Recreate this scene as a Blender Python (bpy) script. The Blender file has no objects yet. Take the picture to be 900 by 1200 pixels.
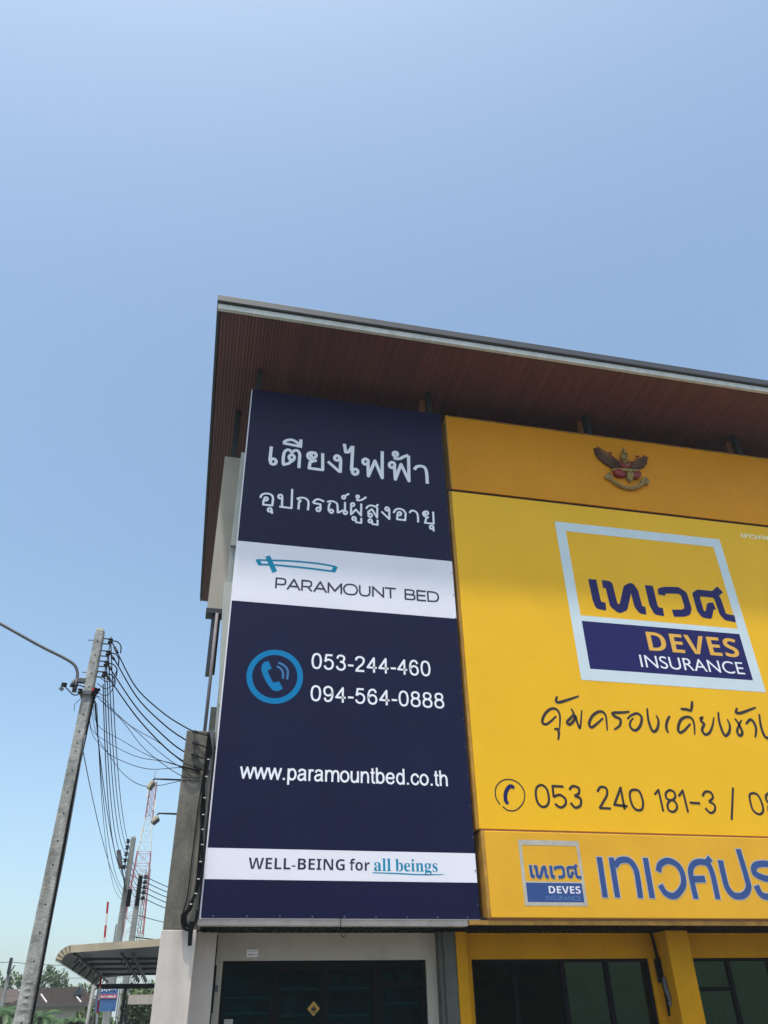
import bpy, bmesh, math, random, os
from mathutils import Vector, Matrix
R = math.radians
random.seed(7)
sc = bpy.context.scene
COL = sc.collection

# ---------------------------------------------------------------- camera
cam = bpy.data.cameras.new("camera")
cam.sensor_fit = 'VERTICAL'; cam.sensor_height = 36.0
cam.lens = 913.3045 * 36.0 / 1200.0
cam.clip_start = 0.05; cam.clip_end = 4000
cam_ob = bpy.data.objects.new("camera", cam); COL.objects.link(cam_ob)
RX = Vector((0.97562812, -0.21850005, -0.02018668)); RY = Vector((0.10474068, 0.54456013, -0.83215603)); RZ = Vector((0.19281900, 0.80976045, 0.55417402))
cam_ob.matrix_world = Matrix(((RX.x, -RY.x, -RZ.x, 0), (RX.y, -RY.y, -RZ.y, 0), (RX.z, -RY.z, -RZ.z, 1.6), (0, 0, 0, 1)))
sc.camera = cam_ob

# ---------------------------------------------------------------- sky, sun, exposure
SUN = Vector((-0.17, -0.277, 1.0)).normalized()          # towards the sun
elev = math.asin(SUN.z)
world = bpy.data.worlds.new("World"); sc.world = world; world.use_nodes = True
nt = world.node_tree; nt.nodes.clear()
sky = nt.nodes.new("ShaderNodeTexSky"); sky.sky_type = 'NISHITA'; sky.sun_disc = False
sky.sun_elevation = elev; sky.sun_rotation = math.atan2(SUN.x, SUN.y)
sky.air_density = 1.0; sky.dust_density = 3.0; sky.ozone_density = 1.1; sky.altitude = 0
bg = nt.nodes.new("ShaderNodeBackground"); bg.inputs[1].default_value = 0.15
wo = nt.nodes.new("ShaderNodeOutputWorld")
tint = nt.nodes.new('ShaderNodeMix'); tint.data_type = 'RGBA'; tint.blend_type = 'MULTIPLY'
tint.inputs['Factor'].default_value = 1.0; tint.inputs['B'].default_value = (0.87, 0.965, 0.93, 1)   # hazy tropical air, camera white balance
nt.links.new(sky.outputs[0], tint.inputs['A']); nt.links.new(tint.outputs['Result'], bg.inputs[0]); nt.links.new(bg.outputs[0], wo.inputs[0])
sl = bpy.data.lights.new("sun", 'SUN'); sl.energy = 2.2; sl.angle = R(2.0); sl.color = (1.0, 0.95, 0.88)
so = bpy.data.objects.new("sun", sl); COL.objects.link(so)
so.rotation_euler = SUN.to_track_quat('Z', 'Y').to_euler(); so.location = (0, 0, 40)
sc.view_settings.view_transform = 'Standard'; sc.view_settings.look = 'None'
sc.view_settings.exposure = 0.76; sc.view_settings.gamma = 1.0
sc.view_settings.use_curve_mapping = False
sc.cycles.max_bounces = 8; sc.cycles.use_denoising = True
sc.cycles.volume_bounces = 1

# ---------------------------------------------------------------- helpers
def tag(o, label=None, cat=None, group=None, kind=None):
    if label: o['label'] = label
    if cat: o['category'] = cat
    if group: o['group'] = group
    if kind: o['kind'] = kind
    return o
def thing(name, label, cat, loc=(0, 0, 0), group=None):
    o = bpy.data.objects.new(name, None); COL.objects.link(o); o.location = loc
    o.empty_display_size = 0.2
    return tag(o, label, cat, group)
def link(name, me, parent=None, mats=None):
    o = bpy.data.objects.new(name, me); COL.objects.link(o)
    if mats:
        for m_ in (mats if isinstance(mats, (list, tuple)) else [mats]): me.materials.append(m_)
    if parent is not None:
        o.parent = parent
        # keep world-space vertex coordinates: offset by the chain of parent locations
        off = Vector((0, 0, 0)); p = parent
        while p is not None: off += p.location; p = p.parent
        o.location = -off
    return o

class MB:
    def __init__(s): s.v = []; s.f = []; s.mi = []; s.sm = []
    def add(s, vs, fs, mi=0, smooth=False):
        b = len(s.v); s.v += [tuple(x) for x in vs]
        for f in fs: s.f.append([b + i for i in f]); s.mi.append(mi); s.sm.append(smooth)
        return s
    def box(s, x0, x1, y0, y1, z0, z1, mi=0):
        vs = [(x, y, z) for z in (z0, z1) for y in (y0, y1) for x in (x0, x1)]
        return s.add(vs, [(0, 2, 3, 1), (4, 5, 7, 6), (0, 1, 5, 4), (2, 6, 7, 3), (0, 4, 6, 2), (1, 3, 7, 5)], mi)
    def cbox(s, c, sx, sy, sz, rot=None, mi=0):
        c = Vector(c); vs = []
        for z in (-.5, .5):
            for y in (-.5, .5):
                for x in (-.5, .5):
                    p = Vector((x * sx, y * sy, z * sz))
                    if rot is not None: p = rot @ p
                    vs.append(c + p)
        return s.add(vs, [(0, 2, 3, 1), (4, 5, 7, 6), (0, 1, 5, 4), (2, 6, 7, 3), (0, 4, 6, 2), (1, 3, 7, 5)], mi)
    def bar(s, a, b, w, h=None, mi=0):
        a = Vector(a); b = Vector(b); d = b - a; h = h or w
        q = d.to_track_quat('Z', 'Y').to_matrix()
        return s.cbox((a + b) / 2, w, h, d.length, q, mi)
    def prism_xz(s, pts, y0, y1, mi=0):              # outline in X,Z given thickness y0 (front) .. y1 (back)
        n = len(pts)
        area = sum(pts[i][0] * pts[(i + 1) % n][1] - pts[(i + 1) % n][0] * pts[i][1] for i in range(n))
        if area < 0: pts = pts[::-1]
        vs = [(x, y0, z) for x, z in pts] + [(x, y1, z) for x, z in pts]
        fs = [list(range(n)), [n + i for i in reversed(range(n))]]
        for i in range(n):
            j = (i + 1) % n; fs.append((i, n + i, n + j, j))
        return s.add(vs, fs, mi)
    def tube(s, pts, r, n=8, mi=0, caps=True, r2=None):
        P = [Vector(p) for p in pts]; m_ = len(P); rings = []
        up = None
        for i, p in enumerate(P):
            d = (P[min(i + 1, m_ - 1)] - P[max(i - 1, 0)]).normalized()
            if up is None:
                up = Vector((0, 0, 1)) if abs(d.z) < .9 else Vector((1, 0, 0))
            side = d.cross(up).normalized(); up = side.cross(d).normalized()
            rr = r if r2 is None else r + (r2 - r) * i / (m_ - 1)
            rings.append([p + (side * math.cos(2 * math.pi * k / n) + up * math.sin(2 * math.pi * k / n)) * rr for k in range(n)])
        vs = [v for ring in rings for v in ring]; fs = []
        for i in range(m_ - 1):
            for k in range(n):
                a = i * n + k; b = i * n + (k + 1) % n
                fs.append((a, b, b + n, a + n))
        s.add(vs, fs, mi, True)
        if caps:
            b0 = len(s.v) - len(vs)
            s.f.append([b0 + k for k in reversed(range(n))]); s.mi.append(mi); s.sm.append(False)
            s.f.append([b0 + (m_ - 1) * n + k for k in range(n)]); s.mi.append(mi); s.sm.append(False)
        return s
    def lathe(s, c, prof, n=16, axis='Z', mi=0):
        c = Vector(c); vs = []
        for r, h in prof:
            for k in range(n):
                a = 2 * math.pi * k / n
                p = (r * math.cos(a), r * math.sin(a), h)
                if axis == 'X': p = (h, r * math.cos(a), r * math.sin(a))
                if axis == 'Y': p = (r * math.cos(a), h, -r * math.sin(a))
                vs.append(c + Vector(p))
        fs = []
        for i in range(len(prof) - 1):
            for k in range(n):
                a = i * n + k; b = i * n + (k + 1) % n; fs.append((a, b, b + n, a + n))
        fs.append([k for k in reversed(range(n))]); fs.append([(len(prof) - 1) * n + k for k in range(n)])
        return s.add(vs, fs, mi, True)
    def mesh(s, name):
        me = bpy.data.meshes.new(name); me.from_pydata(s.v, [], s.f)
        me.polygons.foreach_set('material_index', s.mi); me.polygons.foreach_set('use_smooth', s.sm)
        me.update(); return me
    def build(s, name, mats, parent=None, bevel=0):
        o = link(name, s.mesh(name), parent, mats)
        if bevel:
            b = o.modifiers.new('bevel', 'BEVEL'); b.width = bevel; b.segments = 2; b.limit_method = 'ANGLE'
        return o

def smooth_pts(P, closed=False, n=6):
    out = []; m_ = len(P)
    rng = range(m_ if closed else m_ - 1)
    for i in rng:
        if closed: p0, p1, p2, p3 = P[(i - 1) % m_], P[i], P[(i + 1) % m_], P[(i + 2) % m_]
        else: p0, p1, p2, p3 = P[max(i - 1, 0)], P[i], P[i + 1], P[min(i + 2, m_ - 1)]
        for k in range(n):
            t = k / n
            out.append(tuple(0.5 * ((2 * b) + (-a + c) * t + (2 * a - 5 * b + 4 * c - d) * t * t + (-a + 3 * b - 3 * c + d) * t ** 3) for a, b, c, d in zip(p0, p1, p2, p3)))
    if not closed: out.append(tuple(P[-1]))
    return out

def ribbon(mb, kind, w, pts, y, grow=0.0, fn=None):
    """flat painted stroke on a wall that faces -Y, at depth y"""
    if fn: pts = [fn(p) for p in pts]
    closed = kind == 'C'
    if kind in 'SCT': pts = smooth_pts(pts, closed)
    P = [Vector(p) for p in pts]; n = len(P); L = []; Rr = []
    for i in range(n):
        a = P[(i - 1) % n] if (closed or i > 0) else P[i]
        b = P[(i + 1) % n] if (closed or i < n - 1) else P[i]
        d1 = (P[i] - a).normalized() if (P[i] - a).length > 1e-7 else (b - P[i]).normalized()
        d2 = (b - P[i]).normalized() if (b - P[i]).length > 1e-7 else d1
        n1 = Vector((-d1.y, d1.x)); n2 = Vector((-d2.y, d2.x))
        mt = (n1 + n2)
        mt = mt.normalized() if mt.length > 1e-4 else n1
        k = 1 / max(0.55, mt.dot(n1))
        h = (w / 2 + grow)
        if kind == 'T':
            t = i / (n - 1); h *= 0.35 + 0.75 * math.sin(math.pi * min(1, max(0, t * 0.93 + 0.06))) ** 0.5
        L.append(P[i] + mt * h * k); Rr.append(P[i] - mt * h * k)
    if not closed and grow:
        d = (P[0] - P[1]).normalized() * grow; L[0] += d; Rr[0] += d
        d = (P[-1] - P[-2]).normalized() * grow; L[-1] += d; Rr[-1] += d
    vs = [(p.x, y, p.y) for p in L] + [(p.x, y, p.y) for p in Rr]; fs = []
    for i in range(n if closed else n - 1):
        j = (i + 1) % n; fs.append((i, n + i, n + j, j))
    mb.add(vs, fs)

def paint(mb, kind, w, pts, y, i, grow=0.0, fn=None):
    """one stroke; polylines are straight bars with round joints, each on its own thin layer"""
    y = y - 0.0006 * (i % 6)
    if kind != 'L' or len(pts) == 2: return ribbon(mb, kind, w, pts, y, grow, fn)
    for k in range(len(pts) - 1):
        ribbon(mb, 'L', w, [pts[k], pts[k + 1]], y - 0.0001 * (k % 2), grow, fn)
    for k in range(1, len(pts) - 1):
        c = fn(pts[k]) if fn else pts[k]; r = w / 2 + grow
        mb.add([(c[0] + r * math.cos(a * math.pi / 7), y - 0.0002 - 0.00004 * (k % 8), c[1] + r * math.sin(a * math.pi / 7)) for a in range(14)], [list(range(14))])
def strokes(name, key, mat, parent, y, grow=0.0, fn=None, ws=1.0, gap=0.13):
    """strokes of one line of writing, one part per word"""
    S_ = sorted(STROKES[key], key=lambda s: min(p[0] for p in s[2])); words = []; right = None
    for s in S_:
        a = min(p[0] for p in s[2]); b = max(p[0] for p in s[2])
        if right is None or a - right > gap: words.append([]); right = b
        words[-1].append(s); right = max(right, b)
    for wd in words:
        mb = MB()
        for i, (kind, w, pts) in enumerate(wd): paint(mb, kind, w * ws, pts, y, i, grow, fn)
        o = mb.build(name, mat, parent)
    return o
_hump = lambda dx: ('S', [(.13 + dx, .42), (.21 + dx, .61), (.38 + dx, .68), (.54 + dx, .62), (.60 + dx, .44), (.60 + dx, .2), (.60 + dx, 0)])
_six = [(.59, .75), (.52, .90), (.37, .95), (.20, .86), (.115, .62), (.11, .38), (.18, .14), (.37, .045), (.56, .13), (.62, .32), (.55, .52), (.37, .60), (.20, .52), (.115, .38)]
_bowl = [(.40, .68), (.20, .58), (.14, .36), (.20, .13), (.40, .045), (.58, .14), (.65, .36), (.58, .59)]
GL = {   # glyph strokes, cap height 1: advance, strokes
 '0': (.777, [('C', [(.365, .95), (.17, .84), (.10, .5), (.17, .16), (.365, .05), (.56, .16), (.63, .5), (.56, .84)])]),
 '2': (.777, [('S', [(.11, .72), (.15, .87), (.36, .95), (.57, .87), (.61, .70), (.52, .50), (.28, .28), (.12, .07)]), ('L', [(.07, .06), (.64, .06)])]),
 '3': (.777, [('S', [(.12, .74), (.20, .90), (.36, .95), (.54, .88), (.57, .72), (.48, .58), (.30, .55)]), ('S', [(.32, .55), (.52, .50), (.62, .32), (.55, .12), (.36, .045), (.17, .12), (.10, .27)])]),
 '4': (.777, [('L', [(.50, 0), (.50, .93), (.08, .32), (.68, .32)])]),
 '5': (.777, [('L', [(.59, .93), (.20, .93), (.13, .50)]), ('S', [(.13, .50), (.22, .60), (.38, .64), (.57, .53), (.62, .33), (.54, .12), (.35, .045), (.17, .11), (.10, .25)])]),
 '6': (.777, [('S', _six)]), '9': (.777, [('S', [(.73 - x, 1 - y) for x, y in _six])]),
 '8': (.777, [('C', [(.365, .95), (.20, .90), (.14, .75), (.20, .60), (.365, .55), (.53, .60), (.59, .75), (.53, .90)]), ('C', [(.365, .55), (.17, .47), (.10, .29), (.17, .11), (.365, .045), (.56, .11), (.63, .29), (.56, .47)])]),
 '-': (.46, [('L', [(.05, .36), (.40, .36)])]), '.': (.388, [('L', [(.19, 0), (.19, .13)])]),
 'w': (1.0, [('L', [(.04, .725), (.26, .04), (.50, .68), (.74, .04), (.96, .725)])]),
 'p': (.777, [('L', [(.13, .725), (.13, -.28)]), ('C', _bowl)]), 'b': (.777, [('L', [(.13, 0), (.13, 1)]), ('C', _bowl)]),
 'd': (.777, [('L', [(.65, 0), (.65, 1)]), ('C', [(.78 - x, y) for x, y in _bowl])]),
 'a': (.777, [('S', [(.13, .52), (.19, .64), (.37, .68), (.55, .62), (.58, .48), (.58, .15), (.64, 0)]), ('S', [(.58, .43), (.36, .39), (.16, .33), (.09, .19), (.16, .07), (.30, .04), (.48, .12), (.58, .27)])]),
 'r': (.465, [('L', [(.13, 0), (.13, .725)]), ('S', [(.13, .42), (.18, .60), (.30, .67), (.43, .64)])]),
 'm': (1.14, [('L', [(.13, 0), (.13, .725)]), _hump(0), ('S', [(x * .93 + .45, y) for x, y in _hump(.05)[1]])]),
 'n': (.777, [('L', [(.13, 0), (.13, .725)]), _hump(0.02)]), 'h': (.777, [('L', [(.13, 0), (.13, 1)]), _hump(0.02)]),
 'o': (.777, [('C', [(.39, .68), (.18, .58), (.10, .36), (.18, .14), (.39, .045), (.60, .14), (.68, .36), (.60, .58)])]),
 'u': (.777, [('S', [(.13, .725), (.13, .5), (.13, .28), (.19, .10), (.35, .045), (.53, .12), (.62, .32)]), ('L', [(.62, .725), (.62, 0)])]),
 't': (.388, [('S', [(.18, .95), (.18, .6), (.18, .25), (.20, .09), (.28, .045), (.38, .055)]), ('L', [(.03, .67), (.36, .67)])]),
 'e': (.777, [('L', [(.12, .37), (.66, .37)]), ('S', [(.67, .37), (.60, .60), (.39, .68), (.18, .58), (.10, .36), (.18, .13), (.40, .045), (.58, .10), (.66, .22)])]),
 'c': (.70, [('S', [(.63, .48), (.55, .62), (.38, .68), (.18, .58), (.10, .36), (.18, .13), (.38, .045), (.56, .11), (.64, .26)])]),
 'P': (1.02, [('L', [(.1, 0), (.1, .96), (.62, .96)]), ('S', [(.62, .96), (.84, .90), (.90, .68), (.84, .47), (.62, .40)]), ('L', [(.62, .40), (.1, .40)])]),
 'A': (1.22, [('L', [(.06, 0), (.60, .97), (1.14, 0)]), ('L', [(.26, .32), (.94, .32)])]),
 'R': (1.08, [('L', [(.1, 0), (.1, .96), (.62, .96)]), ('S', [(.62, .96), (.84, .90), (.90, .68), (.84, .47), (.62, .40)]), ('L', [(.62, .40), (.1, .40)]), ('L', [(.60, .40), (.95, 0)])]),
 'M': (1.38, [('L', [(.1, 0), (.1, .94), (.67, .22), (1.24, .94), (1.24, 0)])]),
 'O': (1.40, [('C', [(.68, .98), (.27, .88), (.08, .5), (.27, .10), (.68, .02), (1.09, .10), (1.28, .5), (1.09, .88)])]),
 'U': (1.18, [('S', [(.1, 1), (.1, .6), (.11, .30), (.25, .08), (.55, .02), (.85, .08), (.99, .30), (1.0, .6), (1.0, 1)])]),
 'N': (1.20, [('L', [(.1, 0), (.1, .94), (1.04, .05), (1.04, 1)])]), 'T': (1.02, [('L', [(.0, .95), (.98, .95)]), ('L', [(.49, .95), (.49, 0)])]),
 'B': (1.04, [('L', [(.65, .95), (.1, .95), (.1, .04), (.65, .04)]), ('S', [(.65, .95), (.82, .88), (.84, .73), (.78, .56), (.6, .51)]), ('L', [(.6, .51), (.1, .51)]), ('S', [(.6, .51), (.86, .45), (.91, .26), (.84, .10), (.65, .04)])]),
 'E': (.94, [('L', [(.86, .95), (.1, .95), (.1, .04), (.86, .04)]), ('L', [(.1, .51), (.8, .51)])]),
 'D': (1.15, [('L', [(.55, .95), (.1, .95), (.1, .04), (.55, .04)]), ('S', [(.55, .95), (.88, .85), (1.02, .5), (.88, .14), (.55, .04)])]),
}
def glyphs(name, text, mat, parent, x0, x1, zb, capz, y, weight=.125, track=0.0):
    """one word in a plain stroked sans serif, x0..x1 wide, cap height capz, baseline zb"""
    tot = sum(GL[c][0] + track for c in text) - track; k = (x1 - x0) / (tot - .17); pen = -.085; mb = MB(); i = 0
    for c in text:
        adv, st = GL[c]
        for kind, pts in st:
            paint(mb, kind, weight * capz, [(x0 + (pen + a) * k, zb + b * capz) for a, b in pts], y, i); i += 1
        pen += adv + track
    return mb.build(name, mat, parent)
def shape(name, key, mat, parent, y0, y1):
    return MB().prism_xz(SHAPES[key], y0, y1).build(name, mat, parent)

def lettering(name, body, mat, parent, x0, x1, zb, zt, y, font=None, bold=0.0):
    c = bpy.data.curves.new(name, 'FONT'); c.body = body
    if font: c.font = font
    c.offset = bold
    o = bpy.data.objects.new(name, c); COL.objects.link(o)
    bpy.context.view_layer.update()
    me = bpy.data.meshes.new_from_object(o.evaluated_get(bpy.context.evaluated_depsgraph_get()))
    bpy.data.objects.remove(o)
    xs = [v.co.x for v in me.vertices]; ys = [v.co.y for v in me.vertices]
    a, b, t = min(xs), max(xs), max(ys)
    for v in me.vertices:
        v.co = (x0 + (v.co.x - a) / (b - a) * (x1 - x0), y, zb + v.co.y / t * (zt - zb))
    me.materials.clear()
    return link(name, me, parent, mat)
def mbold(st):
    return ''.join(chr(0x1D5D4 + ord(c) - 65) if 'A' <= c <= 'Z' else chr(0x1D5EE + ord(c) - 97) if 'a' <= c <= 'z' else c for c in st)
def mserif(st):
    return ''.join(chr(0x1D41A + ord(c) - 97) if 'a' <= c <= 'z' else c for c in st)

# ---------------------------------------------------------------- materials
def mat(name, col, rough=0.6, metal=0.0, spec=0.5, var=0.0, scale=4.0, bump=0.0, bscale=40.0, stain=0.0, coat=0.0, stretch=(1, 1, 1), col2=None):
    m_ = bpy.data.materials.new(name); m_.use_nodes = True; t = m_.node_tree; N = t.nodes; K = t.links
    b = N['Principled BSDF']
    b.inputs['Base Color'].default_value = (*col, 1); b.inputs['Roughness'].default_value = rough
    b.inputs['Metallic'].default_value = metal; b.inputs['Specular IOR Level'].default_value = spec
    if coat: b.inputs['Coat Weight'].default_value = coat; b.inputs['Coat Roughness'].default_value = 0.08
    tc = N.new('ShaderNodeTexCoord'); mp = N.new('ShaderNodeMapping'); mp.inputs['Scale'].default_value = stretch
    K.new(tc.outputs['Object'], mp.inputs['Vector'])
    if var or stain or col2:
        nz = N.new('ShaderNodeTexNoise'); nz.inputs['Scale'].default_value = scale; nz.inputs['Detail'].default_value = 7
        nz.inputs['Roughness'].default_value = 0.65; K.new(mp.outputs[0], nz.inputs['Vector'])
        rp = N.new('ShaderNodeValToRGB'); K.new(nz.outputs[0], rp.inputs[0])
        lo = tuple(c * (1 - var) for c in col); hi = tuple(min(1, c * (1 + var)) for c in (col2 or col))
        rp.color_ramp.elements[0].position = 0.32; rp.color_ramp.elements[1].position = 0.68
        rp.color_ramp.elements[0].color = (*lo, 1); rp.color_ramp.elements[1].color = (*hi, 1)
        out = rp.outputs[0]
        if stain:
            m2 = N.new('ShaderNodeMapping'); m2.inputs['Scale'].default_value = (5, 5, 0.55); K.new(tc.outputs['Object'], m2.inputs['Vector'])
            n2 = N.new('ShaderNodeTexNoise'); n2.inputs['Scale'].default_value = 1.3; n2.inputs['Detail'].default_value = 8; K.new(m2.outputs[0], n2.inputs['Vector'])
            r2 = N.new('ShaderNodeValToRGB'); r2.color_ramp.elements[0].position = 0.42; r2.color_ramp.elements[1].position = 0.7
            K.new(n2.outputs[0], r2.inputs[0])
            mx = N.new('ShaderNodeMix'); mx.data_type = 'RGBA'; mx.blend_type = 'MULTIPLY'
            sc_ = N.new('ShaderNodeMath'); sc_.operation = 'MULTIPLY'; sc_.inputs[1].default_value = stain
            K.new(r2.outputs[0], sc_.inputs[0]); K.new(sc_.outputs[0], mx.inputs['Factor'])
            K.new(out, mx.inputs['A']); mx.inputs['B'].default_value = (0.42, 0.40, 0.36, 1); out = mx.outputs['Result']
        K.new(out, b.inputs['Base Color'])
    if bump:
        n3 = N.new('ShaderNodeTexNoise'); n3.inputs['Scale'].default_value = bscale; n3.inputs['Detail'].default_value = 5
        K.new(mp.outputs[0], n3.inputs['Vector'])
        bp = N.new('ShaderNodeBump'); bp.inputs['Strength'].default_value = bump; bp.inputs['Distance'].default_value = 0.02
        K.new(n3.outputs[0], bp.inputs['Height']); K.new(bp.outputs[0], b.inputs['Normal'])
    return m_

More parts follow.
